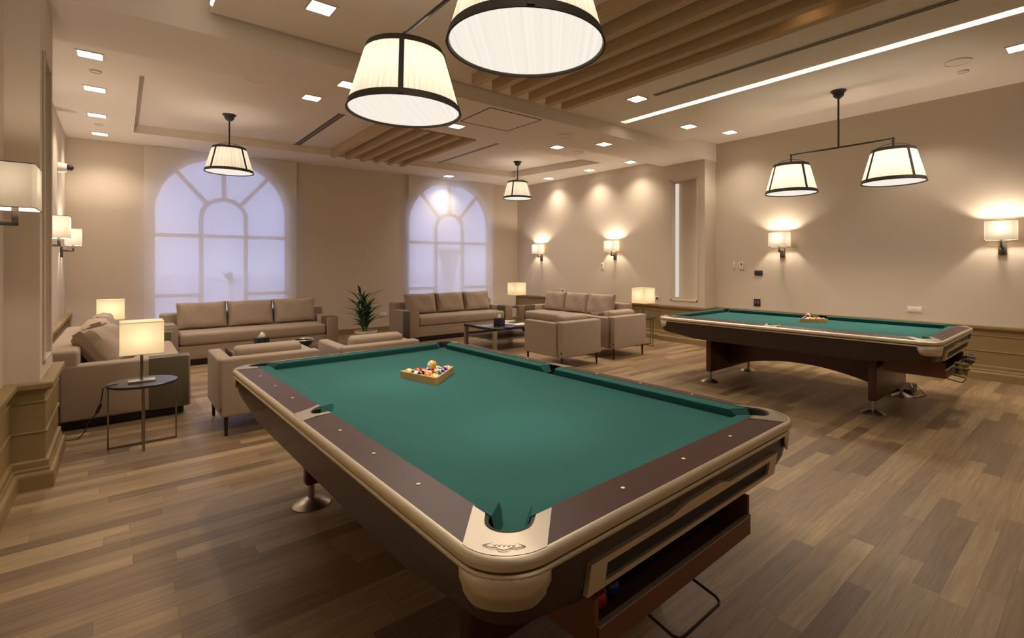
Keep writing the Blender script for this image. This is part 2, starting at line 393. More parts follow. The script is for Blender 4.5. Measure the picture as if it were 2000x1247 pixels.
# side walls
def wall_poly(pts, z0, z1, th=.12, side=1):
    """vertical wall along a polyline, thickness to one side"""
    b = B()
    for p, q in zip(pts, pts[1:]):
        p = Vector(p); q = Vector(q); d = (q - p).normalized(); n = Vector((-d.y, d.x)) * th * side
        cs = [p, q, q + n, p + n]; prism(b, [(c.x, c.y) for c in cs], z0, z1)
    return b
struct('wall_left', wall_poly([(-.56, -3.6), (-.56, 4.62)], 0, 3.9, .3, 1), 'wall')
b = wall_poly([(-.63, 5.38), (-.655, 10.95)], 0, 3.9, .25, 1); struct('wall_left_rear', b, 'wall')
struct('wall_right', wall_poly([(8.21, -3.6), (8.21, 4.80)], 0, 3.9, .25, -1), 'wall')
struct('wall_right_rear', wall_poly([(7.925, 5.66), (7.79, 10.4)], 0, 3.9, .3, -1), 'wall')
b = B(); box(b, (3.8, -3.6, 1.9), (9.6, .2, 4.0)); struct('wall_front', b, 'wall')
# pillars with tall niches (a recess with a curved back)
def pillar(x0, x1, y0, y1, ny0, ny1, z0, z1, dep, face):
    """face: +1 the niche is in the +X face at x1, -1 in the -X face at x0"""
    b = B(); xf_ = x1 if face > 0 else x0; xb = x0 if face > 0 else x1
    es = []
    for loop in ([(y0, 0), (y1, 0), (y1, 3.9), (y0, 3.9)], [(ny0, z0), (ny1, z0), (ny1, z1), (ny0, z1)]):
        vs = [b.verts.new((xf_, y, z)) for y, z in loop]
        for i in range(4): es.append(b.edges.new((vs[i], vs[(i + 1) % 4])))
    bmesh.ops.triangle_fill(b, use_beauty=True, edges=es)
    n = 14; cv = []
    for k in range(n + 1):
        t = k / n; y = ny0 + (ny1 - ny0) * t
        cv.append((xf_ - face * (dep * .45 + dep * .55 * math.sin(PI * t) ** .6), y))
    cv = [(xf_, ny0)] + cv + [(xf_, ny1)]
    loft(b, [[(x, y, z0) for x, y in cv], [(x, y, z1) for x, y in cv]], True, True, closed=False)
    for f_ in ([(xf_, y0), (xb, y0)], [(xb, y1), (xf_, y1)], [(xb, y0), (xb, y1)]):
        (xa, ya), (xc, yc) = f_
        b.faces.new([b.verts.new(p) for p in ((xa, ya, 0), (xc, yc, 0), (xc, yc, 3.9), (xa, ya, 3.9))])
    return b
struct('trim_1', pillar(-.9, -.40, 4.60, 5.38, 4.77, 5.17, .80, 2.86, .12, 1), 'wall')
struct('trim_2', pillar(7.85, 8.30, 4.78, 5.68, 4.95, 5.48, .80, 3.01, .14, -1), 'wall')
for nm, xs, sg, ya, yb, za, zb in (('trim_3', -.40, 1, 4.77, 5.17, .80, 2.86), ('trim_4', 7.85, -1, 4.95, 5.48, .80, 3.01)):
    b = B()                                   # moulded frame round the niche
    for p, q in (((ya - .03, za - .03), (ya, zb + .03)), ((yb, za - .03), (yb + .03, zb + .03)), ((ya - .03, za - .03), (yb + .03, za)), ((ya - .03, zb), (yb + .03, zb + .03))):
        box(b, (xs + sg * .006, (p[0] + q[0]) / 2, (p[1] + q[1]) / 2), (.012, q[0] - p[0], q[1] - p[1]), .003)
    struct(nm, b, 'wall')
# wainscot: a profile swept along the walls (distance from the wall, height)
PROF = [(0, .68), (.062, .68), (.066, .672), (.066, .645), (.058, .635), (.040, .628), (.030, .612), (.022, .60), (.022, .560), (.036, .557), (.036, .550), (.028, .547),
        (.028, .366), (.036, .363), (.036, .356), (.028, .353), (.028, .182), (.044, .172), (.044, .135), (.050, .125), (.050, .108), (.066, .098), (.070, .085), (.070, 0), (0, 0)]
def sweep(pts, prof, side=1):
    """sweep profile along a plan polyline with mitred corners; side=+1 room is to the left of travel"""
    P = [Vector(p) for p in pts]; rings = []
    for i, p in enumerate(P):
        ds = []
        if i > 0: ds.append((p - P[i - 1]).normalized())
        if i < len(P) - 1: ds.append((P[i + 1] - p).normalized())
        ns = [Vector((-d.y, d.x)) * side for d in ds]
        m = ns[0] if len(ns) == 1 else (ns[0] + ns[1]) / (1 + ns[0].dot(ns[1]))
        rings.append([(p.x + m.x * u, p.y + m.y * u, z) for u, z in prof])
    b = B(); loft(b, rings, True, True); return b
LP = [(-.56, -3.4), (-.56, 4.60), (-.40, 4.60), (-.40, 5.38), (-.63, 5.38), (-.652, 10.85)]
struct('baseboard_left', sweep(LP, PROF, -1), 'oak')
RP = [(8.21, -3.4), (8.21, 4.78), (7.85, 4.78), (7.85, 5.68), (7.925, 5.68), (7.80, 10.19)]
struct('baseboard_right', sweep(RP, PROF, 1), 'oak')
struct('baseboard_back', sweep([wp(.1, 0)[:2], wp(LW - .1, 0)[:2]], [(0, .10), (.018, .10), (.02, .09), (.02, 0), (0, 0)], -1), 'oak')
# ceiling
b = B()
T0 = [(.15, 6.85), (7.2, 6.68), (6.86, 9.14), (.145, 9.84)]
fill_poly(b, [(-.95, 5.55), (8.4, 5.55), (8.4, 11.3), (-.95, 11.3)], [T0], ZF)
loft(b, [[(x, y, ZF) for x, y in T0], [(x, y, ZT) for x, y in T0]], False, True)
fill_poly(b, [(-.95, -3.6), (8.5, -3.6), (8.5, 5.2), (-.95, 5.2)], [], ZN)
struct('ceiling', b, 'ceil')
b = B(); prism(b, [(-.95, 4.885), (8.3, 4.765), (8.3, 5.67), (-.95, 5.80)], ZB, 3.9); struct('trim_5', b, 'ceil')
# dropped central panel with a light slot
SX0, SX1, SY1 = 5.42, 5.545, 4.66
b = B()
box(b, ((.55 + SX0) / 2, .62, ZP + .055), (SX0 - .55, 8.4, .11)); box(b, ((SX1 + 7.0) / 2, .62, ZP + .055), (7.0 - SX1, 8.4, .11))
box(b, ((SX0 + SX1) / 2, (SY1 + 4.82) / 2, ZP + .055), (SX1 - SX0, 4.82 - SY1, .11)); box(b, ((SX0 + SX1) / 2, .55, ZP + .095), (SX1 - SX0, 8.3, .03))
struct('trim_6', b, 'ceil')
b = B(); box(b, (5.450, .55, ZP + .040), (.045, 8.16, .03)); tag(obj('light_strip', b, 'led', None, False), 'long linear light slot in the ceiling left of the right-hand pendant', 'light')
b = B(); box(b, (.541, .4, ZP + .014), (.016, 8.6, .024)); tag(obj('light_strip', b, 'led', None, False), 'short end of light strip at the top edge left of the double pendant', 'light')
b = B(); box(b, (7.935, 5.415, 1.905), (.006, .075, 2.14)); tag(obj('light_strip', b, 'softled', None, False), 'vertical light strip inside the tall niche of the right pillar', 'light')
# access hatch in the beam
hp = [(3.337, 4.90), (4.12, 4.88), (4.10, 5.60), (3.36, 5.62)]
b = B()
for i in range(4):
    p, q = Vector(hp[i]), Vector(hp[(i + 1) % 4]); d = (q - p).normalized()
    box(b, ((p.x + q.x) / 2, (p.y + q.y) / 2, ZB - .003), ((q - p).length, .012, .006), rot=Matrix.Rotation(math.atan2(d.y, d.x), 3, 'Z'))
t = thing('access_hatch', 'square access panel outlined in the ceiling beam beside the slats', 'hatch', (0, 0, 0))
obj('joint', b, 'grille', t, False)
b = B(); prism(b, [(3.345, 4.91), (4.11, 4.89), (4.09, 5.59), (3.37, 5.61)], ZB - .004, ZB + .002); obj('hatch_panel', b, 'ceil', t, False)
# wooden slats
ords = ['leftmost', 'second from the left', 'third from the left', 'third from the right', 'second from the right', 'rightmost']
for i in range(6):
    b = B(); x = 2.86 + .262 * i + .04; box(b, (x, .75, 3.445), (.085, 7.6, .115), .002)
    tag(obj('ceiling_slat', b, 'slat', None, False), 'wooden ceiling slat above the pool tables, %s of its row' % ords[i], 'slat', 'ceiling slats above the pool tables')
for i in range(6):
    b = B(); x = 2.93 + .268 * i + .04; box(b, (x, 8.17, 3.525), (.085, 2.78, .155), .002, rot=Matrix.Rotation(-.012, 3, 'Z'))
    tag(obj('ceiling_slat', b, 'slat', None, False), 'wooden ceiling slat in the tray by the windows, %s of its row' % ords[i], 'slat', 'ceiling slats near the windows')
# linear air vents
def vent(x, y0, y1, z, w, lab, mt):
    t = thing('air_vent', lab, 'vent', (x, (y0 + y1) / 2, z))
    b = B(); box(b, (0, 0, -.001), (w, y1 - y0, .006), .001); obj('vent_slot', b, mt, t, False)
    b = B()
    for s in (-1, 1): box(b, (s * (w / 2 + .006), 0, -.003), (.008, y1 - y0, .008), .001)
    box(b, (0, 0, -.005), (.003, y1 - y0, .004)); obj('vent_frame', b, 'ceil', t, False)
vent(4.87, -3.3, 3.65, ZP, .07, 'long dark linear air vent between the slats and the light slot', 'dkgrille')
vent(2.38, 7.22, 9.62, ZT, .10, 'grey linear air vent left of the far ceiling slats', 'grille')
vent(5.05, 7.12, 9.42, ZT, .05, 'thin dark linear air vent right of the far ceiling slats', 'dkgrille')
# recessed square downlights
def downlight_proto():
    t = thing('downlight', '', 'ceiling light', (0, 0, 0), 0, 'recessed square downlights')
    b = B(); S = .105; s = .088
    for d, sz in (((0, (S + s) / 2), (2 * S, S - s)), ((0, -(S + s) / 2), (2 * S, S - s)), (((S + s) / 2, 0), (S - s, 2 * s)), ((-(S + s) / 2, 0), (S - s, 2 * s))):
        box(b, (d[0], d[1], -.003), (sz[0], sz[1], .008), .001)
    obj('trim_ring', b, 'white', t, False)
    b = B(); box(b, (0, 0, -.0015), (2 * s, 2 * s, .004)); obj('lens', b, 'spotem', t, False)
    return t
DL = [(-.225, 6.48, ZF, 'w', 'first of the four along the left wall, nearest the camera'), (-.229, 7.70, ZF, 'w', 'second of the four along the left wall'),
      (-.246, 9.03, ZF, 'w', 'third of the four along the left wall'), (-.248, 10.28, ZF, 'w', 'last of the four along the left wall, nearest the window wall'),
      (1.745, 6.38, ZF, 'd', 'left one of the pair just left of the double pendant'), (1.80, 5.26, ZB, 'd', 'on the beam, right one of the pair left of the pendant'),
      (3.70, 6.30, ZF, 'n', 'peeking out at the lower rim of the smaller pendant shade'), (5.66, 6.28, ZF, 'd', 'left one of the pair above the far right seating'),
      (5.69, 5.22, ZB, 'd', 'on the ceiling beam above the far right seating'), (7.56, 6.24, ZF, 'w', 'nearest of the three washing the far right wall'),
      (7.55, 7.35, ZF, 'w', 'middle of the three washing the far right wall'), (7.55, 8.67, ZF, 'w', 'farthest of the three washing the far right wall'),
      (5.64, 9.95, ZF, 'w', 'in front of the right window blind'), (6.36, 4.14, ZP, 'd', 'left one of the pair near the right pillar'),
      (7.64, 4.19, ZN, 'w', 'nearest the right wall beside the pillar'), (4.82, 3.87, ZP, 'd', 'at the far end of the dark air vent'),
      (1.207, 4.16, ZP, 'd', 'at the top edge, left of the large double pendant'), (6.41, .58, ZP, 'd', 'cut by the right edge of the photo')]
dp = downlight_proto()
for i, (x, y, z, k, lab) in enumerate(DL):
    l = 'glowing square recessed downlight, ' + lab
    o = dp if i == 0 else dup(dp, l)
    o['label'] = l; o.location = (x, y, z - .001)
    if k == 'n': continue
    light('downlight_beam', 'SPOT', (x, y, z - .02), E_DOWN if k == 'd' else E_WASH, None, .08, WARM, math.radians(132 if k == 'd' else 122), 1.0)
# lights of the same rows behind the camera
for x, y in ((1.2, 1.4), (1.2, -1.4), (4.3, -1.0), (6.4, -2.2), (7.6, 1.6), (7.6, -1.4), (4.0, 1.6)):
    light('downlight_beam', 'SPOT', (x, y, 3.47), E_DOWN * .33, None, .06, WARM, math.radians(115), .8)
# speakers, detectors
def disc(name, lab, cat, x, y, z, r, mt='ceil', h=.012):
    t = thing(name, lab, cat, (x, y, z))
    b = B(); lathe(b, [(r, 0), (r, -h * .6), (r * .93, -h), (r * .86, -h), (r * .84, -h * .5)], n=32); obj('rim', b, mt, t)
    b = B(); lathe(b, [(r * .85, -h * .5), (r * .4, -h * .7), (.001, -h * .7)], n=32); obj('grille', b, mt, t)
disc('ceiling_speaker', 'round white ceiling speaker on the beam right of the access hatch', 'speaker', 4.885, 5.256, ZB, .12)
disc('ceiling_speaker', 'round white ceiling speaker near the top right corner', 'speaker', 6.40, 1.04, ZP, .115)
disc('ceiling_speaker', 'round white ceiling speaker above the left far pendant', 'speaker', 1.09, 6.12, ZF, .12)
disc('ceiling_speaker', 'faint round ceiling speaker below the pair of lights over the far right seating', 'speaker', 6.2, 6.3, ZF, .10)
for x, y, z, l in ((-.2, 6.98, ZF, 'between the two nearest downlights of the left wall'), (-.24, 9.6, ZF, 'between the two farthest downlights of the left wall'),
                   (7.1, 3.0, ZN, 'left of the right pendant canopy'), (6.75, 1.05, ZP, 'below the ceiling speaker at the right')):
    disc('sprinkler_cover', 'small round white sprinkler cover, ' + l, 'sprinkler', x, y, z, .05, 'ceil', .016)

# ================================================================== pool tables
HU, HV = .807, 1.432
def cap_pts():
    """corner casting outline in corner distances (p from the side, q from the end)"""
    r = .135; pts = [(r - r * math.sin(PI / 2 * k / 10), r - r * math.cos(PI / 2 * k / 10)) for k in range(11)]   # (r,0) -> (0,r)
    pts = pts[::-1]                                                        # (0,r) -> (r,0)
    out = [(0.0, .140)] + pts + [(.140, 0)]
    out += [(.25, .103), (.195, .103)]
    c = .138; rr = .064
    a0 = math.atan2(.103 - c, .195 - c); a1 = math.atan2(.195 - c, .103 - c)
    a1 -= 2 * PI
    for k in range(1, 16): a = a0 + (a1 - a0) * k / 16; out.append((c + rr * math.cos(a), c + rr * math.sin(a)))
    out += [(.103, .195), (.103, .25)]
    return out
def rz_(u, v):
    """the rail tops fall away gently to the outer edge"""
    p, q, r = HU - abs(u), HV - abs(v), .135
    d = r - math.hypot(r - p, r - q) if (p < r and q < r) else min(p, q)
    return .787 + .016 * max(0, min(1, d / .103))
def slab(b, pts, th=.03, up=0.0):
    top = [b.verts.new((x, y, rz_(x, y) + up)) for x, y in pts]; bot = [b.verts.new((x, y, .787 - th)) for x, y in pts]; n = len(pts)
    f = b.faces.new(top); g = b.faces.new(bot[::-1])
    for i in range(n): b.faces.new((top[i], bot[i], bot[(i + 1) % n], top[(i + 1) % n]))
    bmesh.ops.triangulate(b, faces=[f, g])
def corner_xy(pts, su, sv): return [(su * (HU - p), sv * (HV - q)) for p, q in pts]
def liner(b, c, r, a0, half, ZR, th=.011):
    n = 24; rings = []
    for rr, z in ((r + .001, ZR + .001), (r - th, ZR - .003), (r - th - .003, ZR - .03), (r - th - .005, ZR - .12)):
        rings.append([(c[0] + rr * math.cos(a0 - half + 2 * half * k / n), c[1] + rr * math.sin(a0 - half + 2 * half * k / n), z) for k in range(n + 1)])
    loft(b, rings, closed=False)
    lathe(b, [(r - .015, ZR - .075), (.001, ZR - .085)], (c[0], c[1], 0), 24)
def make_table(name_label, loc, rz):
    t = thing('pool_table', name_label, 'pool table', loc, rz, 'pool tables')
    ZR, ZBED, ZO = .803, .758, .787
    # slate bed in green cloth, notched at the pockets
    ob = []; bu, bv = .70, 1.33; k = .075
    b = B()
    def cn(su, sv):
        d = Vector((su, sv)).normalized(); w = Vector((-d.y, d.x)); c0 = Vector((su * (HU - .138), sv * (HV - .138)))
        out = [c0 + d * .002 + w * x for x in (-.041, .041)]; out = [out[0] - d * .012 - w * .006, out[0], out[1], out[1] - d * .012 + w * .006]
        base = [Vector((su * .665, sv * (bv - .045 - .04))), Vector((su * (bu - .045 - .005), sv * 1.295))]
        seq = [base[1]] + out + [base[0]] if (base[1] - out[0]).length < (base[0] - out[0]).length else [base[1]] + out[::-1] + [base[0]]
        return [(p.x, p.y) for p in seq]
    pts = [(bu - k, -bv), (bu, -bv + k), (bu, -.052), (.665, -.040), (.665, .040), (bu, .052), (bu, bv - k), (bu - k, bv), (-bu + k, bv), (-bu, bv - k), (-bu, .052), (-.665, .040), (-.665, -.040), (-bu, -.052), (-bu, -bv + k), (-bu + k, -bv)]
    r1, r2, r3, r4 = cn(1, 1), cn(-1, 1), cn(-1, -1), cn(1, -1)
    side = [(.69, -.056), (.652, -.044), (.652, .044), (.69, .056)]
    pts = r4 + [(.69, -1.235)] + side + [(.69, 1.235)] + r1[::-1] + [(.60, 1.32), (-.60, 1.32)] + r2 + [(-.69, 1.235)] + [(-x, y) for x, y in side[::-1]] + [(-.69, -1.235)] + r3[::-1] + [(-.60, -1.32), (.60, -1.32)]
    prism(b, pts, ZBED - .03, ZBED); obj('bed_cloth', b, 'cloth', t, False)
    # cushions
    def cushion(p0, p1, q0, q1, inner, outer, axis, sg):
        """p0,p1 nose ends, q0,q1 back ends along the rail; inner = nose distance, outer = back distance"""
        prof = [(0, -.006, 0, 0), (.06, -.018, .1, .010), (.30, -.0455, .4, .022), (1, -.0455, 1, .022), (1, -.002, 1, 0), (.30, -.001, .3, 0), (.06, -.002, .06, 0)]
        rings = []
        for e, (pn, qn) in enumerate(((p0, q0), (p1, q1))):
            ring = []
            for f_, dz, g, ex in prof:
                d = inner + (outer - inner) * f_; a = pn + (qn - pn) * g + ex * (1 if (e == 1) == (p1 > p0) else -1) 
                ring.append(((sg * d, a, ZR + dz) if axis == 'u' else (a, sg * d, ZR + dz)))
            rings.append(ring)
        b = B(); loft(b, rings, True, True); obj('cushion', b, 'cloth', t, True)
    for sg in (-1, 1):
        for sv in (-1, 1): cushion(sv * .070, sv * 1.205, sv * .052, sv * 1.255, .635, .698, 'u', sg)
        cushion(-.570, .570, -.625, .625, 1.27, 1.323, 'v', sg)
    # wooden rail tops
    for sg in (-1, 1):
        for sv in (-1, 1):
            b = B(); pts = [(sg * .697, sv * .082), (sg * (HU - .002), sv * .062), (sg * (HU - .002), sv * (HV - .140)), (sg * .697, sv * (HV - .25))]
            slab(b, pts); obj('rail', b, 'rail', t, False)
        b = B(); pts = [(-(HU - .25), sg * 1.322), (-(HU - .140), sg * (HV - .002)), (HU - .140, sg * (HV - .002)), (HU - .25, sg * 1.322)]
        slab(b, pts); obj('rail', b, 'rail', t, False)
    # metal castings
    for su in (-1, 1):
        for sv in (-1, 1):
            b = B(); slab(b, corner_xy(cap_pts(), su, sv), .028, .0015)
            cp = obj('corner_casting', b, 'plate', t, False)
            pass
            # embossed emblem: a long lozenge with a small crown
            ang = math.atan2(-sv, -su) + PI / 2; rot = Matrix.Rotation(ang, 3, 'Z'); c = Vector((su * (HU - .062), sv * (HV - .062), rz_(HU - .062, HV - .062) + .0018))
            b = B()
            loz = [(-.050, 0), (-.030, -.007), (0, -.010), (.030, -.007), (.050, 0), (.030, .007), (.016, .007), (.010, .012), (0, .014), (-.010, .012), (-.016, .007), (-.030, .007), (-.050, 0)]
            tube(b, [rot @ Vector((x, y * 1.35, 0)) + c for x, y in loz], .0009, 5)
            for x in (-.022, -.011, 0, .011, .022): tube(b, [rot @ Vector((x - .004, -.003, 0)) + c, rot @ Vector((x, .004, 0)) + c, rot @ Vector((x + .004, -.003, 0)) + c], .0008, 5)
            obj('emblem', b, 'plate', cp)
            # skirt of the casting below the trim: curved lower edge
            ring0, ring1 = [], []
            n = 16; rr = .135
            seq = [(0.004, .155), (0.004, .14)] + [(rr + .004 - rr * math.cos(a), rr + .004 - rr * math.sin(a)) for a in [PI / 2 * i / n for i in range(n + 1)]] + [(.14, .004), (.155, .004)]
            m = len(seq)
            for i, (p, q) in enumerate(seq):
                p -= .007; q -= .007
                f_ = 1 - abs(2 * i / (m - 1) - 1); drop = .036 + .046 * min(1, f_ * 2.2) ** .7
                x, y = su * (HU - p), sv * (HV - q); ring0.append((x, y, .743)); k2 = .014
                ring1.append((su * (HU - p - .006 * (drop / .08)), sv * (HV - q - .006 * (drop / .08)), .743 - drop))
            b = B(); loft(b, [ring0, ring1], closed=False)
            sk = obj('casting_skirt', b, 'brass', cp); md = sk.modifiers.new('sol', 'SOLIDIFY'); md.thickness = .006; md.offset = 0
            # pocket liner
            c2 = (su * (HU - .138), sv * (HV - .138))
            a0 = math.atan2(sv, su); b = B(); liner(b, c2, .0645, a0, 1.80, ZR - .003); obj('pocket', b, 'rubber', t)
        b = B(); sp = [(su * (HU), -.064), (su * (HU), .064), (su * .745, .066), (su * .697, .084), (su * .697, .062), (su * .702, .054)]
        sp += [(su * (.702 + .050 * math.sin(PI * k / 10)), .052 * math.cos(PI * k / 10)) for k in range(1, 10)] + [(su * .702, -.054), (su * .697, -.062), (su * .697, -.084), (su * .745, -.066)]
        slab(b, sp, .026, .0015); obj('side_casting', b, 'plate', t, False)
        b = B(); liner(b, (su * .702, 0), .0525, 0 if su > 0 else PI, 1.65, ZR - .006, .004); obj('pocket', b, 'rubber', t)
    # bullnose trim and thin lower strip
    b = B(); prof = [(-.010, ZO - .002), (-.002, ZO + .0008), (.006, ZO - .002), (.012, ZO - .009), (.015, ZO - .019), (.012, ZO - .029), (.002, ZO - .036), (-.010, ZO - .037), (-.010, ZO - .002)]
    loft(b, [rrect(HU + o, HV + o, .135 + o, z, 10) for o, z in prof]); obj('edge_trim', b, 'brass', t)
    b = B(); prof = [(-.016, .747), (.004, .746), (.008, .741), (.006, .734), (-.016, .732), (-.016, .747)]
    loft(b, [rrect(HU + o, HV + o, .135 + o, z, 10) for o, z in prof]); obj('lower_trim', b, 'brass', t)
    # apron tapering in towards the bottom
    def zb(v):
        f_ = max(0, min(1, (abs(v) - .85) / .5)); return .552 + .048 * f_ * f_ * (3 - 2 * f_)
    b = B(); rings = []
    def dense(hu, hv, r, z):
        out = []; base = rrect(hu, hv, r, z, 8)
        for a, c in zip(base, base[1:] + base[:1]):
            m = max(1, int(math.hypot(a[0] - c[0], a[1] - c[1]) / .12)); 
            out += [(a[0] + (c[0] - a[0]) * k / m, a[1] + (c[1] - a[1]) * k / m, z) for k in range(m)]
        return out
    N0 = None
    for o, z in ((-.004, .744), (-.008, .70), (-.017, .64), (-.034, None), (-.060, None), (-.060, .70)):
        ring = []
        for x, y, _ in dense(HU - .004, HV - .004, .131, 0):
            kx = (HU + o) / (HU - .004); ky = (HV + o) / (HV - .004)
            ring.append((x * kx, y * ky, z if z else zb(y) - (.0 if abs(y) < HV - .16 or abs(x) > .62 else .022)))
        rings.append(ring)
    loft(b, rings, True, True); obj('apron', b, 'apron', t)
    # sights (inlaid dots)
    for sg in (-1, 1):
        for k in (1, 2, 3, 5, 6, 7):
            b = B(); cyl(b, (sg * .742, -1.27 + .3175 * k, .792), (sg * .742, -1.27 + .3175 * k, .7980), .0062, n=14); obj('sight', b, 'sight', t)
        for k in (-1, 0, 1):
            b = B(); cyl(b, (.3175 * k, sg * 1.372, .790), (.3175 * k, sg * 1.372, .7972), .0062, n=14); obj('sight', b, 'sight', t)
    # ball-return slot on the near end: metal frame with a kinked top edge, opening imitated by a dark panel
    tilt = Matrix.Rotation(-.36, 3, 'X'); fy = -HV + .030
    def fpt(x, z):
        zs = [(.76, .004), (.70, .008), (.64, .017), (.55, .034)]
        for (za, oa), (zb, o_b) in zip(zs, zs[1:]):
            if za >= z >= zb: return Vector((x, -HV + oa + (o_b - oa) * (za - z) / (za - zb) - .003, z))
        return Vector((x, -HV + .004, z))
    b = B(); outer = [(-.52, .594), (-.30, .594), (.30, .594), (.585, .594), (.585, .684), (.19, .684), (.13, .702), (-.07, .702), (-.16, .684), (-.52, .684)]
    inner = [(-.455, .612), (-.30, .612), (.30, .612), (.52, .612), (.52, .664), (.19, .664), (.13, .664), (-.07, .664), (-.16, .664), (-.455, .664)]
    rings = []
    for off in (.004, -.012):
        rings.append([fpt(x, z) + Vector((0, off, 0)) for x, z in outer])
    rings.append([fpt(x, z) + Vector((0, -.012, 0)) for x, z in inner]); rings.append([fpt(x, z) + Vector((0, .004, 0)) for x, z in inner])
    loft(b, rings); obj('return_frame', b, 'brass', t, False)
    b = B(); vs = [b.verts.new(fpt(x, z) + Vector((0, -.002, 0))) for x, z in ((-.455, .612), (.52, .612), (.52, .664), (-.455, .664))]; b.faces.new(vs); obj('slot_shade', b, 'rubber', t, False)  # flat black sheet painted as the shade inside the slot
    # ball tray hanging below the near end
    tr = B(); y0, y1 = -1.418, -.96; x0, x1 = -.48, .37; z0 = .432
    box(tr, (-.055, y0, .466), (.85, .016, .068), .002); box(tr, (x0, (y0 + y1) / 2, .502), (.016, y1 - y0, .14), .002); box(tr, (x1, (y0 + y1) / 2, .502), (.016, y1 - y0, .14), .002)
    box(tr, (-.055, y1, .502), (.85, .016, .14), .002); box(tr, (-.055, (y0 + y1) / 2, z0 + .006), (.85, y1 - y0, .012))
    tray = obj('ball_tray', tr, 'boxwood', t, False)
    b = B(); box(b, (-.055, (y0 + y1) / 2, z0 + .018), (.82, y1 - y0 - .02, .01)); box(b, (-.055, y1 - .012, .51), (.82, .006, .12)); obj('tray_lining', b, 'boxin', tray, False)
    b = B(); box(b, (-.055, y0 - .001, .5015), (.85, .018, .004), .001); obj('tray_lip', b, 'plate', tray, False)
    b = B(); tube(b, [(-.215, -1.37, .44), (-.215, -1.38, .40), (-.215, -1.39, .388), (-.215, -1.47, .372), (-.207, -1.487, .369), (-.19, -1.493, .368), (.008, -1.493, .368), (.023, -1.487, .369), (.032, -1.47, .372), (.032, -1.39, .388), (.032, -1.38, .40), (.032, -1.37, .44)], .0045, 8)
    obj('wire_hook', b, 'black', t)
    # leg panels, stretcher with an arched lower edge, feet
    for sv in (-1, 1):
        b = B(); box(b, (0, sv * .87, .345), (1.06, .075, .44), .018, 3); lg = obj('leg_panel', b, 'redwood', t)
        for su in (-1, 1):
            b = B(); cyl(b, (su * .49, sv * .87, .03), (su * .49, sv * .87, .135), .019, n=16)
            lathe(b, [(.105, 0), (.105, .006), (.085, .020), (.045, .038), (.024, .045), (.001, .046)], (su * .49, sv * .87, 0), 32); obj('foot', b, 'chrome', lg)
    b = B(); n = 24; up = [(-.86 + 1.72 * k / n) for k in range(n + 1)]
    for k in range(n):
        v0, v1 = up[k], up[k + 1]; za = .15 + .15 * (1 - (v0 / .86) ** 2); zb_ = .15 + .15 * (1 - (v1 / .86) ** 2)
        loft(b, [[(-.03, v0, za), (.03, v0, za), (.03, v0, .57), (-.03, v0, .57)], [(-.03, v1, zb_), (.03, v1, zb_), (.03, v1, .57), (-.03, v1, .57)]])
    bmesh.ops.remove_doubles(b, verts=b.verts, dist=1e-5); obj('stretcher', b, 'redwood', t)
    return t
T1 = (1.3765, 2.3096); R1 = .02485
T2 = (5.977, 2.400); R2 = .0061
tb = make_table('pool table in the foreground with green cloth and dark mahogany rails', (*T1, 0), R1)
tb2 = dup(tb, 'pool table standing farther back along the right wall', (*T2, 0), R2)
def tl(T, R, u, v, z=0):
    return (T[0] + u * math.cos(R) - v * math.sin(R), T[1] + u * math.sin(R) + v * math.cos(R), z)

# racks and balls
def rack(T, R, c, ang, side, lab):
    x, y, z = tl(T, R, c[0], c[1], .758); t = thing('ball_rack', lab, 'rack', (x, y, z + .0005), ang, 'triangle racks')
    rad = side / math.sqrt(3); P = [Vector((rad * math.cos(PI / 2 + k * 2 * PI / 3), rad * math.sin(PI / 2 + k * 2 * PI / 3))) for k in range(3)]
    def rounded(sc, r):
        out = []
        for i in range(3):
            p = P[i] * sc; a = (P[i - 1] * sc - p).normalized(); c_ = (P[(i + 1) % 3] * sc - p).normalized()
            for k in range(7):
                tt = k / 6; out.append((p + a * r * (1 - tt) ** 2 + c_ * r * tt ** 2))
        return out
    o = rounded(1, .035); q = rounded(1 - .024 * 1.73 * 1.2 / side, .028)
    b = B(); loft(b, [[(v.x, v.y, 0) for v in o], [(v.x, v.y, .042) for v in o], [(v.x, v.y, .042) for v in q], [(v.x, v.y, 0) for v in q], [(v.x, v.y, 0) for v in o]])
    bmesh.ops.remove_doubles(b, verts=b.verts, dist=1e-5)
    obj('frame', b, 'rackwood', t)
    return t
BC = {'yellow': (.75, .42, .03), 'blue': (.02, .04, .25), 'red': (.50, .025, .015), 'purple': (.06, .02, .12), 'orange': (.70, .17, .04), 'green': (.01, .10, .05), 'maroon': (.18, .015, .015), 'black': (.008, .008, .008)}
BM_ = {}
def ball(loc, colr, stripe, lab, grp, rot):
    key = (colr, stripe)
    if key not in BM_:
        bm = B(); bmesh.ops.create_uvsphere(bm, u_segments=28, v_segments=18, radius=.0286)
        o = obj('pool_ball', bm, ball_mat('ball_%s_%s' % (colr, 'stripe' if stripe else 'solid'), BC[colr], stripe)); BM_[key] = o.data
    else:
        o = bpy.data.objects.new('pool_ball', BM_[key]); COL.objects.link(o)
    o.location = loc; o.rotation_euler = rot; tag(o, lab, 'ball', grp); return o
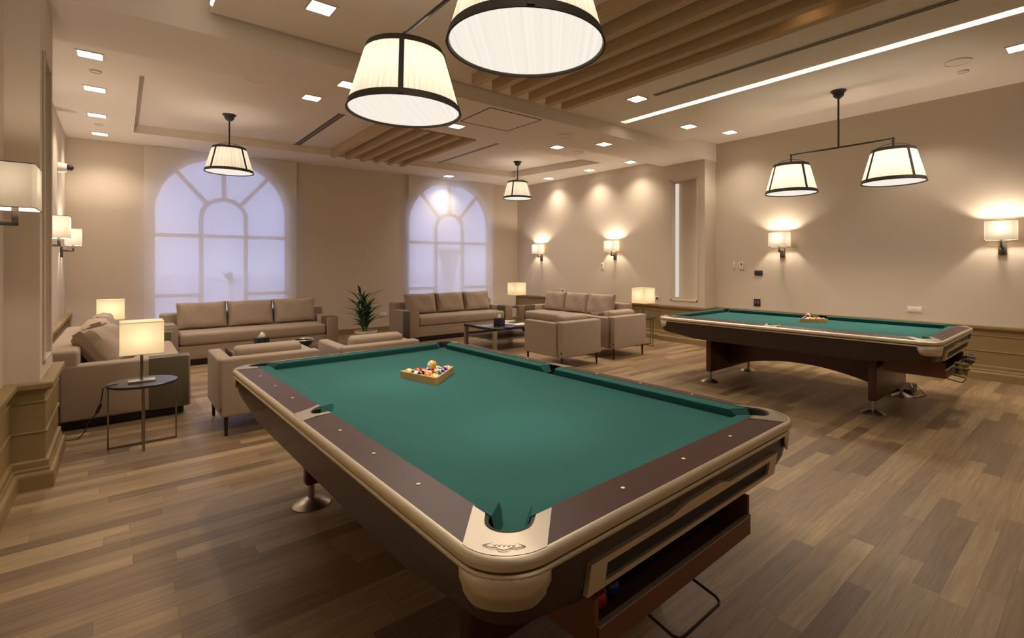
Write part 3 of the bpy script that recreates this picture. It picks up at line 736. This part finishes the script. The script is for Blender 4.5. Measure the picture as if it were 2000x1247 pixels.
def fill_rack(T, R, c, ang, order, grp, where, top=None, skip=()):
    x0, y0, z0 = tl(T, R, c[0], c[1], .758); i = 0
    d = .0576; rows = 5
    for r in range(rows):
        for k in range(r + 1):
            if i >= len(order): return
            lx = (k - r / 2) * d; ly = (2 / 3 * 4 - r) * d * math.sqrt(3) / 2
            colr, st, posn = order[i]; i += 1
            if (r, k) in skip: continue
            x = x0 + lx * math.cos(ang) - ly * math.sin(ang); y = y0 + lx * math.sin(ang) + ly * math.cos(ang)
            ball((x, y, z0 + .0292), colr, st, '%s %s pool ball %s, %s' % ('striped' if st else 'solid', colr, where, posn), grp, (random.uniform(0, 6), random.uniform(0, 6), random.uniform(0, 6)))
# rack corners towards: near (camera), left, right
rc = (.035, .385); ra = math.radians(-108.4 - 90 + 360) + R1
rack(T1, R1, rc, ra, .345, 'light wood triangle rack full of balls on the foreground table')
order1 = [('yellow', 1, 'in the corner nearest the camera'), ('green', 0, 'second row left'), ('orange', 0, 'second row right'), ('blue', 1, 'third row left'), ('red', 1, 'third row middle'), ('black', 0, 'third row right'),
          ('purple', 0, 'fourth row left end'), ('black', 1, 'fourth row, left of middle'), ('orange', 1, 'fourth row, right of middle'), ('green', 1, 'fourth row right end'),
          ('red', 0, 'beside the yellow one in the left corner'), ('maroon', 1, 'back row second'), ('blue', 0, 'back row middle'), ('maroon', 0, 'back row fourth'), ('red', 1, 'in the right corner')]
order1[7] = ('purple', 1, 'fourth row, left of middle')
# arrangement follows the photograph: yellow sits in the left corner, red beside it
order1[10], order1[14] = ('red', 1, 'in the right corner'), ('yellow', 0, 'in the left corner')
order1[13] = ('red', 0, 'beside the yellow one at the left')
fill_rack(T1, R1, rc, ra, order1, 'balls in the foreground rack', 'in the foreground rack')
x, y, z = tl(T1, R1, .055, .40, .758 + .0292 + .046)
ball((x, y, z), 'yellow', 1, 'striped yellow pool ball lying on top of the others in the foreground rack', 'balls in the foreground rack', (.3, 1.3, .4))
rc2 = (.28, -.01); ra2 = math.radians(190)
rack(T2, R2, rc2, ra2, .345, 'light wood triangle rack on the farther pool table')
order2 = [('maroon', 1, 'in the far left corner'), ('yellow', 1, 'second row left'), ('orange', 1, 'second row right'), ('orange', 0, 'third row left'), ('red', 0, 'third row middle'), ('yellow', 0, 'third row right'),
          ('green', 0, 'fourth row left end'), ('purple', 1, 'fourth row, left of middle'), ('red', 1, 'fourth row, right of middle'), ('blue', 1, 'fourth row right end'),
          ('black', 0, 'back row left end'), ('green', 1, 'back row second'), ('blue', 0, 'back row middle'), ('maroon', 0, 'back row fourth'), ('purple', 0, 'back row right end')]
fill_rack(T2, R2, rc2, ra2, order2, 'balls in the farther rack', 'in the farther rack')
x, y, z = tl(T2, R2, .27, .02, .758 + .0292 + .046)
ball((x, y, z), 'red', 1, 'striped red pool ball lying on top of the farther rack', 'balls in the farther rack', (1, .5, 0))
for k, (u, v, cl, st) in enumerate(((-.38, -1.33, 'red', 0), (-.31, -1.32, 'blue', 0), (-.42, -1.26, 'green', 0))):
    x, y, z = tl(T1, R1, u, v, .432 + .023 + .0286)
    ball((x, y, z), cl, st, 'solid %s ball lying in the tray under the foreground table' % cl, 'balls in the tray', (0, 0, 0))
# cloth on the end of the farther table, and the box under it
def crumple(lab, T, R, c, s, mt, seed, name='rag', cat='cloth'):
    rnd = random.Random(seed); b = B(); bmesh.ops.create_icosphere(b, subdivisions=4, radius=1)
    ph = [rnd.uniform(0, 6) for _ in range(8)]
    for v in b.verts:
        x, y, z = v.co; k = 1 + .22 * math.sin(4 * x + ph[0]) * math.cos(5 * y + ph[1]) + .14 * math.sin(9 * z + ph[2] + 4 * x) + .08 * math.sin(15 * y + ph[3])
        v.co = (x * k * s[0], y * k * s[1], z * k * s[2])
    x, y, z = tl(T, R, *c); o = obj(name, b, mt); o.location = (x, y, z); tag(o, lab, cat); return o
crumple('crumpled yellow-green cloth hung on the end of the farther pool table', T2, R2, (-.22, -1.49, .50), (.13, .050, .055), 'yellowcloth', 3)
crumple('crumpled grey cloth on the end of the farther pool table', T2, R2, (.22, -1.485, .53), (.09, .045, .05), 'greycloth', 5)
t = thing('storage_box', 'low black box with cables on the floor behind the farther table leg', 'box', (6.72, 1.60, 0), .1)
b = B(); box(b, (0, 0, .035), (.42, .26, .07), .006); obj('tray', b, 'blackbox', t)
b = B(); box(b, (0, .07, .085), (.42, .13, .03), .006); obj('lid', b, 'greyshelf', t)
b = B(); tube(b, [(-.10, -.125, .075), (-.02, -.10, .10), (.06, -.13, .09), (.14, -.10, .085), (.16, -.14, .05), (.10, -.20, .008), (-.05, -.24, .008), (-.25, -.16, .008), (-.33, -.05, .008)], .007); obj('cable', b, 'chrome', t)

# ================================================================== seating
def make_sofa():
    """origin: back left corner seen from the front; x along the width, front towards -y"""
    Wd, D = 2.34, 1.02
    t = thing('sofa', '', 'sofa', (0, 0, 0), 0, 'taupe three-seat sofas')
    b = B(); box(b, (0, -.02, .05), (Wd - .12, D - .14, .08), .004); obj('plinth', b, 'black', t)
    b = B(); box(b, (0, -.10, .185), (Wd - .34, D - .26, .20), .015, 3); obj('base', b, 'fabric', t)
    b = B(); box(b, (0, D / 2 - .12, .39), (Wd - .02, .22, .62), .035, 4); obj('backrest', b, 'fabric', t)
    b = B(); box(b, (0, -.15, .375), (Wd - .37, D - .32, .175), .045, 4); obj('seat_cushion', b, 'fabric', t)
    for s in (-1, 1):
        b = B(); box(b, (s * (Wd / 2 - .09), -.05, .325), (.18, D - .12, .48), .022, 3)
        a = obj('arm', b, 'fabric', t)
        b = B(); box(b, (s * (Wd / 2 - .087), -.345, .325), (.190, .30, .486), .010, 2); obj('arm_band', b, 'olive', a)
        b = B(); box(b, (s * (Wd / 2 - .087), -D / 2 + .012, .325), (.184, .02, .480), .008, 2); obj('arm_front', b, 'armcap', a)
    cw = (Wd - .38) / 3
    for k in range(3):
        b = B(); tl_ = Matrix.Rotation(math.radians(-13), 3, 'X')
        pillow(b, ((k - 1) * cw, .135, .655), (cw - .012, .24, .42), tl_, .005, k + 3); obj('back_cushion', b, 'fabric', t)
    return t
sofa = make_sofa()
def place_sofa(o, label, x, y, rz): o['label'] = label; o.location = (x, y, 0); o.rotation_euler = (0, 0, rz)
place_sofa(sofa, 'taupe sofa under the left arched window', 1.60, 9.12, 0)
dup(sofa, 'taupe sofa under the right arched window', (5.20, 9.02, 0), 0)
dup(sofa, 'taupe sofa against the far right wall under two wall lamps', (7.02, 7.30, 0), -PI / 2)
sA = dup(sofa, 'taupe sofa against the left wall behind the black side table', (.0, 7.06, 0), PI / 2)
for c in kids(sA):                                  # its loose cushions have slumped
    if c.name.startswith('back_cushion'):
        cx_ = sum(v.co.x for v in c.data.vertices) / len(c.data.vertices); k = round(cx_ / .65)
        piv = Vector((cx_, .135, .46)); R_ = Matrix.Rotation((-.30, .06, -.05)[k + 1], 4, 'Z') @ Matrix.Rotation((-.38, -.10, -.06)[k + 1], 4, 'X')
        c.matrix_basis = Matrix.Translation(piv + Vector((.06, -.10, 0)) * (1 if k == -1 else 0)) @ R_ @ Matrix.Translation(-piv)
# the loose cushions of the left-wall sofa have slumped forward
def make_armchair():
    Wd, D = .78, .84
    t = thing('armchair', '', 'armchair', (0, 0, 0), 0, 'taupe armchairs seen from behind')
    b = B(); box(b, (0, -D / 2 + .07, .41), (Wd, .14, .49), .022, 4); obj('backrest', b, 'fabric', t)
    for s in (-1, 1):
        b = B(); box(b, (s * (Wd / 2 - .055), .02, .40), (.11, D - .06, .47), .022, 4); obj('arm', b, 'fabric', t)
    b = B(); box(b, (0, .06, .24), (Wd - .2, D - .14, .13), .01, 2); obj('base', b, 'fabric', t)
    b = B(); box(b, (0, .09, .37), (Wd - .23, D - .20, .15), .04, 4); obj('seat_cushion', b, 'fabric', t)
    b = B(); box(b, (0, -.20, .575), (Wd - .24, .15, .30), .04, 4, Matrix.Rotation(math.radians(9), 3, 'X')); obj('back_cushion', b, 'fabric', t)
    for sx in (-1, 1):
        for sy in (-1, 1):
            b = B(); cyl(b, (sx * (Wd / 2 - .045), sy * (D / 2 - .05), .17), (sx * (Wd / 2 - .045), sy * (D / 2 - .05), 0), .017, .012, 12)
            box(b, (sx * (Wd / 2 - .075), sy * (D / 2 - .05), .166), (.09, .03, .008)); obj('leg', b, 'black', t)
    b = B(); box(b, (-Wd / 2 - .001, -D / 2 + .012, .235), (.004, .02, .028)); obj('fabric_label', b, 'black', t, False)
    return t
ac = make_armchair(); ac['label'] = 'taupe armchair at the left, behind the foreground table corner'; ac.location = (1.012, 5.27, 0)
dup(ac, 'taupe armchair second from the left, its top showing above the foreground table', (1.99, 5.22, 0), 0)
dup(ac, 'taupe armchair right of the coffee table, nearest of the right pair', (4.90, 5.33, 0), 0)
dup(ac, 'taupe armchair at the right of the pair, beside the wall lamp table', (6.00, 5.36, 0), 0)

# ================================================================== coffee tables and what lies on them
def coffee(lab, x, y, rz, w=1.15, d=.75):
    t = thing('coffee_table', lab, 'coffee table', (x, y, 0), rz, 'coffee tables')
    b = B(); box(b, (0, 0, .385), (w, d, .02), .002); obj('table_top', b, 'mirror', t)
    b = B()
    for s in (-1, 1): box(b, (0, s * (d / 2 - .02), .365), (w, .04, .03), .002); box(b, (s * (w / 2 - .02), 0, .364), (.04, d, .03), .002)
    obj('top_frame', b, 'bronze', t)
    b = B(); box(b, (0, 0, .19), (w - .06, d - .06, .022), .002); obj('shelf', b, 'greyshelf', t)
    for sx in (-1, 1):
        for sy in (-1, 1):
            b = B(); box(b, (sx * (w / 2 - .03), sy * (d / 2 - .03), .187), (.06, .06, .374), .003); obj('leg', b, 'tablewood', t)
    return t
coffee('low coffee table with glass top and magazines, in front of the right window sofa', 5.15, 7.15, .0, 1.05, .95)
coffee('low coffee table mostly hidden behind the two left armchairs', 1.55, 7.05, 0, 1.1, .8)
def tissue(lab, x, y, z, rz, s=.14, h=.15):
    t = thing('tissue_box', lab, 'tissue box', (x, y, z), rz, 'tissue boxes')
    b = B(); box(b, (0, 0, h / 2), (s, s, h), .008, 3); obj('box', b, 'tissuebox', t)
    b = B(); n = 12; rings = []
    for i, (r, zz) in enumerate(((.030, h - .005), (.034, h + .015), (.026, h + .035), (.010, h + .058), (.002, h + .066))):
        rings.append([(r * (1 + .35 * math.sin(3 * 2 * PI * k / n + i)) * math.cos(2 * PI * k / n), .8 * r * (1 + .3 * math.cos(4 * 2 * PI * k / n)) * math.sin(2 * PI * k / n), zz) for k in range(n)])
    loft(b, rings, True, True); obj('tissue', b, 'tissue', t)
tissue('black cube tissue box on the right coffee table', 4.85, 6.85, .395, .3)
tissue('black tissue box behind the leftmost armchair', 1.32, 6.95, .395, .1)
t = thing('bowl', 'dark round dish behind the two left armchairs', 'bowl', (1.76, 6.82, .395))
b = B(); lathe(b, [(.001, 0), (.05, 0), (.10, .03), (.125, .085), (.118, .085), (.095, .035), (.045, .012), (.001, .010)], n=32); obj('dish', b, 'tissuebox', t)
b = B(); lathe(b, [(.125, .083), (.129, .088), (.125, .093), (.120, .088), (.125, .083)], n=32); obj('rim', b, 'chrome', t)
MG = [('blue', 4.97, 6.72, .397, .5, 'blue brochure at the front of the right coffee table'), ('paper', 5.10, 7.1, .397, -.2, 'open magazine in the middle of the right coffee table'),
      ('cream', 5.30, 6.86, .397, .1, 'cream booklet beside the blue brochure on the coffee table'), ('paper', 5.36, 7.35, .397, .35, 'tan magazine at the far side of the right coffee table')]
for mt, x, y, z, rz, lab in MG:
    b = B(); box(b, (0, 0, .004), (.30, .21, .007), .001); o = obj('magazine', b, mt); o.location = (x, y, z); o.rotation_euler = (0, 0, rz); tag(o, lab, 'magazine', 'magazines on the coffee table')

# ================================================================== side tables and table lamps
def side_table():
    t = thing('side_table', '', 'side table', (0, 0, 0), 0, 'round black side tables')
    b = B(); lathe(b, [(.001, .503), (.222, .503), (.226, .499), (.226, .486), (.222, .483), (.001, .483)], n=48); obj('table_top', b, 'tabletop', t)
    for k in range(4):
        a = k * PI / 2; b = B(); box(b, (.212 * math.cos(a), .212 * math.sin(a), .245), (.012, .012, .485), .001); obj('leg', b, 'nickel', t)
    b = B(); box(b, (0, 0, .008), (.424, .012, .012)); box(b, (0, 0, .008), (.012, .424, .012)); obj('cross_base', b, 'nickel', t)
    return t
def table_lamp():
    t = thing('table_lamp', '', 'lamp', (0, 0, 0), 0, 'square-shade table lamps')
    b = B(); box(b, (0, 0, .008), (.17, .11, .016), .002); obj('base', b, 'chrome', t)
    b = B(); box(b, (0, 0, .15), (.020, .014, .28), .002); obj('stem', b, 'nickel', t)
    b = B(); S = .135; z0, z1 = .235, .485
    loft(b, [[(-S, -S, z0), (S, -S, z0), (S, S, z0), (-S, S, z0)], [(-S, -S, z1), (S, -S, z1), (S, S, z1), (-S, S, z1)]])
    sh = obj('lamp_shade', b, 'tabshade', t, False)
    b = B()
    for z in (z0, z1):
        for s in (-1, 1): box(b, (0, s * S, z), (2 * S + .004, .004, .005)); box(b, (s * S, 0, z), (.004, 2 * S + .004, .005))
        obj('top_rim' if z == z1 else 'bottom_rim', b, 'cream', sh, False); b = B()
    b.free()
    b = B(); cyl(b, (0, 0, .28), (0, 0, .32), .012, n=12); bmesh.ops.create_uvsphere(b, u_segments=16, v_segments=10, radius=.028, matrix=Matrix.Translation((0, 0, .345)))
    obj('bulb', b, 'bulb', t)
    return t
st = side_table(); st['label'] = 'round black side table beside the left sofa, with a lamp on it'; st.location = (.135, 5.14, 0)
lm = table_lamp(); lm['label'] = 'lit table lamp with square cream shade on the nearest side table at the left'; lm.location = (.125, 5.13, .503)
TL = [(-.10, 8.56, 'in the left far corner between two sofas', 1.0), (6.80, 8.92, 'in the far right corner between two sofas', 1.1), (7.10, 5.56, 'beside the right armchair near the pillar', 1.08)]
for x, y, l, s in TL:
    dup(st, 'round side table ' + l, (x, y, 0), 0)
    dup(lm, 'lit table lamp ' + l, (x, y, .503), 0, (s, s, s))
for x, y, s in [(.125, 5.13, 1)] + [(a, b_, c) for a, b_, _, c in TL]:
    light('lamp_bulb', 'POINT', (x, y, .503 + .36 * s), E_TAB, None, .03)
b = B(); tube(b, [(-.02, 5.10, .512), (-.075, 5.09, .508), (-.105, 5.09, .49), (-.115, 5.12, .40), (-.125, 5.15, .33), (-.15, 5.22, .27), (-.20, 5.32, .19), (-.22, 5.36, .11), (-.26, 5.42, .05), (-.33, 5.40, .06), (-.37, 5.50, .16), (-.375, 5.54, .30)], .0042)
cd = obj('lamp_cord', b, 'cord'); tag(cd, 'black lamp cord with inline switch hanging beside the left sofa', 'cord')
b = B(); cyl(b, (-.120, 5.14, .355), (-.142, 5.195, .29), .012, n=10); obj('inline_switch', b, 'cord', cd)

# ================================================================== plant
t = thing('potted_palm', 'green potted palm between the two windows in a white pot', 'plant', (3.17, 8.42, 0))
b = B(); lathe(b, [(.001, 0), (.12, 0), (.14, .02), (.165, .26), (.185, .285), (.185, .315), (.170, .318), (.158, .29), (.001, .285)], n=36); pt = obj('pot', b, 'pot', t)
b = B(); lathe(b, [(.158, .292), (.08, .300), (.001, .302)], n=24); obj('soil', b, 'soil', t)
rnd = random.Random(11)
def leaf_mesh(base, az, tilt, length, w, droop):
    b = B(); n = 7; L_, R_, C_ = [], [], []
    d = Vector((math.cos(az), math.sin(az), 0)); s = Vector((-math.sin(az), math.cos(az), 0)); p = Vector(base); a = tilt
    for i in range(n + 1):
        f_ = i / n; ww = w * math.sin(PI * min(1, f_ * .93 + .07)) ** .8
        if i: p = p + (d * math.sin(a) + Vector((0, 0, math.cos(a)))) * length / n; a += droop / n
        up = Vector((0, 0, 1)) * math.sin(a) - d * math.cos(a)
        C_.append(b.verts.new(p)); L_.append(b.verts.new(p + s * ww - up * ww * -.25)); R_.append(b.verts.new(p - s * ww - up * ww * -.25))
    for i in range(n):
        b.faces.new((L_[i], L_[i + 1], C_[i + 1], C_[i])); b.faces.new((C_[i], C_[i + 1], R_[i + 1], R_[i]))
    return b
stems = B()
for k in range(8):
    a = rnd.uniform(0, 2 * PI); r = rnd.uniform(.01, .06); h_ = rnd.uniform(.30, .66); lean = rnd.uniform(.0, .10)
    x0, y0 = r * math.cos(a), r * math.sin(a); x1, y1 = x0 + lean * math.cos(a), y0 + lean * math.sin(a)
    tube(stems, [(x0, y0, .28), ((x0 + x1) / 2, (y0 + y1) / 2, .3 + h_ * .5), (x1, y1, .3 + h_)], .010, 7)
    for q in range(12):
        f_ = .12 + .88 * q / 11; px, py, pz = x0 + (x1 - x0) * f_, y0 + (y1 - y0) * f_, .3 + h_ * f_
        az = q * 2.4 + a + rnd.uniform(-.3, .3)
        lf = obj('leaf', leaf_mesh((px, py, pz), az, rnd.uniform(.35, .9), rnd.uniform(.24, .38), rnd.uniform(.016, .024), rnd.uniform(.5, 1.3)), 'leaf' if rnd.random() < .75 else 'leaf2', t)
obj('stem', stems, 'leaf2', t)
obj('leaf', leaf_mesh((.05, -.02, .75), -.3, .25, .46, .022, 1.5), 'leaf', t); obj('leaf', leaf_mesh((-.04, 0, .72), 2.9, .3, .40, .020, 1.0), 'leaf', t)

# ================================================================== wall lamps
def sconce():
    """origin on the wall, lamp stands out towards +x"""
    t = thing('wall_lamp', '', 'wall lamp', (0, 0, 0), 0, 'wall lamps with oblong shades')
    b = B(); box(b, (.012, 0, -.215), (.024, .075, .15), .003); obj('wall_plate', b, 'bronze', t)
    b = B(); box(b, (.075, 0, -.195), (.11, .026, .026), .002); box(b, (.125, 0, -.150), (.026, .026, .115), .002); obj('arm', b, 'bronze', t)
    b = B(); x0, x1, w, z0, z1 = .045, .215, .145, -.118, .118; c = .012
    pts = [(x0, -w), (x1 - c, -w), (x1, -w + c), (x1, w - c), (x1 - c, w), (x0, w)]
    loft(b, [[(x, y, z0) for x, y in pts], [(x, y, z1) for x, y in pts]]); sh = obj('lamp_shade', b, 'scshade', t, False)
    b = B()
    for z in (z0, z1):
        r = .0022; tube(b, [(x, y, z) for x, y in pts + [pts[0]]], r, 5)
        obj('top_rim' if z == z1 else 'bottom_rim', b, 'bronze', sh); b = B()
    b.free()
    b = B(); bmesh.ops.create_uvsphere(b, u_segments=14, v_segments=8, radius=.025, matrix=Matrix.Translation((.125, 0, -.02))); cyl(b, (.125, 0, -.09), (.125, 0, -.04), .012, n=10); obj('bulb', b, 'bulb', t)
    return t
SCN = [(-.56, 3.92, 1.862, 0, 'cut by the left edge of the photo'), (-.635, 7.52, 1.85, 0, 'on the left wall, nearer of the two beyond the pillar'), (-.645, 9.78, 1.84, 0, 'on the left wall, farther of the two beyond the pillar'),
       (7.83, 9.25, 1.83, PI, 'on the far right wall, nearer the window corner'), (7.895, 6.92, 1.84, PI, 'on the far right wall, next to the pillar'),
       (8.21, 3.57, 1.855, PI, 'on the right wall, left of the double pendant shade'), (8.21, .90, 1.862, PI, 'on the right wall near the right edge of the photo')]
sp = sconce()
for i, (x, y, z, rz, l) in enumerate(SCN):
    lab = 'lit wall lamp ' + l
    o = sp if i == 0 else dup(sp, lab)
    o['label'] = lab; o.location = (x, y, z); o.rotation_euler = (0, 0, rz)
    dx = .125 if rz == 0 else -.125
    light('sconce_bulb', 'POINT', (x + dx * .9, y, z + .03), E_SCON * (.4 if i == 0 else 1), None, .03)

# ================================================================== pendants
def shade_parts(root, cx, cy, zr, r0=.305, r1=.205, h=.345, nst=4, a_off=.5):
    """bottom rim radius r0 at zr, top rim r1"""
    ox, oy = cx, cy; cx = cy = 0
    n = 144; b = B(); rings = []
    for f_, in ((0,), (.33,), (.66,), (1,)):
        r = r0 + (r1 - r0) * f_
        rings.append([(cx + (r + (.0035 if k % 2 else 0)) * math.cos(2 * PI * k / n), cy + (r + (.0035 if k % 2 else 0)) * math.sin(2 * PI * k / n), zr + h * f_) for k in range(n)])
    loft(b, rings); sh = obj('lamp_shade', b, 'shade', root, loc=(ox, oy, 0))
    def band(r, z, hh, sl):
        b = B(); th = .004; lathe(b, [(r + th, z), (r + th - sl * hh, z + hh), (r - th - sl * hh, z + hh), (r - th, z), (r + th, z)], (cx, cy, 0), 64); return b
    sl = (r0 - r1) / h
    obj('bottom_ribbon', band(r0 + .004, zr - .008, .040, sl), 'ring', sh); obj('top_ribbon', band(r1 + .008, zr + h - .028, .034, sl), 'ring', sh)
    for k in range(nst):
        a = a_off + k * 2 * PI / nst; b = B(); ca, sa = math.cos(a), math.sin(a); w = .0135
        rings = []
        for r, z in ((r0 + .006, zr), (r1 + .006, zr + h)):
            rings.append([(cx + rr * ca - s * w * sa, cy + rr * sa + s * w * ca, z) for rr, s in ((r, -1), (r, 1), (r + .004, 1), (r + .004, -1))])
        loft(b, rings, True, True); obj('ribbon_strip', b, 'ring', sh)
    b = B()
    for k in range(3):
        a = a_off + .4 + k * 2 * PI / 3; tube(b, [(cx, cy, zr + h + .075), (cx + r1 * .55 * math.cos(a), cy + r1 * .55 * math.sin(a), zr + h + .045), (cx + r1 * math.cos(a), cy + r1 * math.sin(a), zr + h)], .0045, 6)
    obj('spider', b, 'bronze', sh)
    b = B(); lathe(b, [(r0 - .006, zr + .004), (r0 * .6, zr - .004), (.001, zr - .006)], (cx, cy, 0), 48); obj('diffuser', b, 'diff', sh)
    return sh
def canopy(root, z, sc=1.0):
    b = B(); lathe(b, [(.001, z), (.075 * sc, z), (.075 * sc, z - .008), (.055 * sc, z - .03), (.048 * sc, z - .065), (.022 * sc, z - .09), (.012, z - .095)], n=28); obj('canopy', b, 'bronze', root)
def double_pendant(lab, x, y, half, zc, zbar, zr, r0, a_off):
    t = thing('pendant_lamp', lab, 'pendant lamp', (x, y, 0), 0, 'double pendant lamps')
    canopy(t, zc, 1.1)
    b = B(); cyl(b, (0, 0, zc - .09), (0, 0, zbar), .011, n=12); obj('pole', b, 'bronze', t)
    b = B(); cyl(b, (0, -half, zbar), (0, half, zbar), .0105, n=12)
    bmesh.ops.create_uvsphere(b, u_segments=12, v_segments=8, radius=.016, matrix=Matrix.Translation((0, -half, zbar))); bmesh.ops.create_uvsphere(b, u_segments=12, v_segments=8, radius=.016, matrix=Matrix.Translation((0, half, zbar)))
    obj('crossbar', b, 'bronze', t)
    for s in (-1, 1):
        b = B(); cyl(b, (0, s * half, zbar), (0, s * half, zr + .22), .010, n=10); obj('shade_stem', b, 'bronze', t)
        shade_parts(t, 0, s * half, zr, r0, r0 * .68, .355, 4, a_off + (.12 if s > 0 else 0))
        light('pendant_bulb', 'POINT', (x, y + s * half, zr + .17), E_PEND * .10, None, .05)
        light('pendant_glow', 'SPOT', (x, y + s * half, zr - .03), E_PEND, None, .24, WARM, math.radians(150), .6)
double_pendant('double pendant with two large pleated shades hanging over the foreground table', 1.262, 2.165, .575, ZP, 2.80, 2.345, .318, -.62)
double_pendant('double pendant with two pleated shades hanging over the farther pool table', 6.40, 2.135, .545, ZP, 2.83, 2.35, .298, -2.25)
def single_pendant(lab, x, y, zc, zr, a_off):
    t = thing('pendant_lamp', lab, 'pendant lamp', (x, y, 0), 0, 'single pendant lamps')
    canopy(t, zc, 1.15)
    b = B(); cyl(b, (0, 0, zc - .09), (0, 0, zr + .22), .010, n=10); obj('pole', b, 'bronze', t)
    shade_parts(t, 0, 0, zr, .298, .203, .345, 4, a_off)
    light('pendant_bulb', 'POINT', (x, y, zr + .17), E_PEND * .05, None, .05)
    light('pendant_glow', 'SPOT', (x, y, zr - .03), E_PEND * 1.1, None, .24, WARM, math.radians(168), .8)
single_pendant('single pendant lamp with pleated shade in front of the left window', 1.173, 8.33, ZT, 2.775, -.95)
single_pendant('single pendant lamp with pleated shade near the far right corner', 6.25, 8.17, ZT, 2.83, -1.05)

# ================================================================== switches, sockets, camera on the walls
def plate(name, lab, cat, loc, rz, w, h_, mt, extra=None):
    """plate on a wall; local +x points out of the wall, y along it"""
    t = thing(name, lab, cat, loc, rz)
    b = B(); box(b, (.006, 0, 0), (.012, w, h_), .002); obj('cover', b, mt, t)
    if extra:
        for nm, y, z, ww, hh, m2, kind in extra:
            b = B()
            if kind == 'c': cyl(b, (.010, y, z), (.018, y, z), ww / 2, n=16)
            else: box(b, (.014, y, z), (.008, ww, hh), .001)
            obj(nm, b, m2, t)
    return t
plate('thermostat', 'white wall control with dark round dial left of the right wall lamp', 'thermostat', (8.21, 4.28, 1.43), PI, .082, .135, 'white', [('dial', 0, .028, .03, .03, 'dkplate', 'c')])
plate('intercom_handset', 'slim white handset on the wall left of the white wall control', 'handset', (8.21, 4.42, 1.43), PI, .030, .13, 'white', [('handle', 0, 0, .022, .12, 'white', 'b')])
plate('switch_plate', 'dark rectangular plate high on the right wall above the dark socket', 'switch', (8.21, 3.975, 1.305), PI, .14, .085, 'dkplate', [('rocker', 0, 0, .10, .05, 'dkplate', 'b')])
plate('wall_socket', 'square black double socket on the right wall just above the farther table', 'socket', (8.21, 4.00, .80), PI, .115, .125, 'dkplate', [('socket_face', -.024, 0, .03, .06, 'greyshelf', 'b'), ('socket_face', .024, 0, .03, .06, 'greyshelf', 'b')])
plate('wall_socket', 'white triple socket on the right wall above the farther table', 'socket', (8.21, 1.79, .83), PI, .17, .085, 'white', [('socket_face', -.05, 0, .04, .05, 'cream', 'b'), ('socket_face', 0, 0, .04, .05, 'cream', 'b'), ('socket_face', .05, 0, .04, .05, 'cream', 'b')])
plate('thermostat', 'small white wall control with dark dial on the far right wall between the lamps', 'thermostat', (7.885, 7.28, 1.41), PI, .085, .15, 'white', [('dial', 0, .03, .03, .03, 'dkplate', 'c')])
plate('wall_socket', 'small white socket above the cushions of the far right sofa', 'socket', (7.85, 8.50, .84), PI, .12, .075, 'white', [('socket_face', 0, 0, .05, .04, 'greyshelf', 'b')])
plate('wall_socket', 'white socket with black plug beside the pillar lamp table', 'socket', (7.925, 5.86, .80), PI, .10, .07, 'white', [('plug', 0, -.01, .045, .05, 'cord', 'c')])
plate('wall_socket', 'socket with a black plug on the left wall above the sofa back', 'socket', (-.64, 8.0, .735), 0, .10, .09, 'white', [('plug', 0, 0, .045, .05, 'cord', 'c')])
rzw = math.atan2(-NW.y, -NW.x)
p = wp(4.98, .36, 0); plate('wall_socket', 'white double socket on the window wall right of the palm', 'socket', p, rzw, .16, .09, 'white', [('socket_face', -.035, 0, .04, .05, 'cream', 'b'), ('socket_face', .035, 0, .04, .05, 'cream', 'b')])
t = thing('security_camera', 'white wall camera with black lens high on the left wall', 'camera', (-.645, 9.35, 2.76), 0)
b = B(); cyl(b, (0, 0, 0), (.09, 0, 0), .075, .06, 24); obj('housing', b, 'white', t)
b = B(); bmesh.ops.create_uvsphere(b, u_segments=16, v_segments=10, radius=.042, matrix=Matrix.Translation((.115, 0, .008))); obj('lens', b, 'rubber', t)

# ================================================================== outside, seen faintly through the blinds
b = B(); box(b, (3, 73, -.9), (220, 120, .1)); struct('ground_outside', b, 'hazeground')
t = thing('palm_tree', 'small palm outside, faint behind the left window blind', 'tree', (2.27, 15.88, -.85))
b = B(); tube(b, [(0, 0, 0), (.03, 0, .9), (.0, 0, 1.8)], .04, 8); obj('trunk', b, 'stone', t)
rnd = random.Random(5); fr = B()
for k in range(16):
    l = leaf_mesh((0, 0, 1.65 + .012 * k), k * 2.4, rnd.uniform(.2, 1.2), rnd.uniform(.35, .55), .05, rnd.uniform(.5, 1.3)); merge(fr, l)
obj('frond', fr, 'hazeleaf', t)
t = thing('stone_urn', 'pale urn on a pedestal outside, faint behind the right window blind', 'urn', (7.5, 13.2, -.85))
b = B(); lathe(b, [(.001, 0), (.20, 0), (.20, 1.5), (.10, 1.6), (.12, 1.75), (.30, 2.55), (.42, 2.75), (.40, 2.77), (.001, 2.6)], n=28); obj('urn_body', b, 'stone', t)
b = B(); box(b, (4, 14.5, -.4), (16, .25, .8)); struct('wall_terrace', b, 'stone')
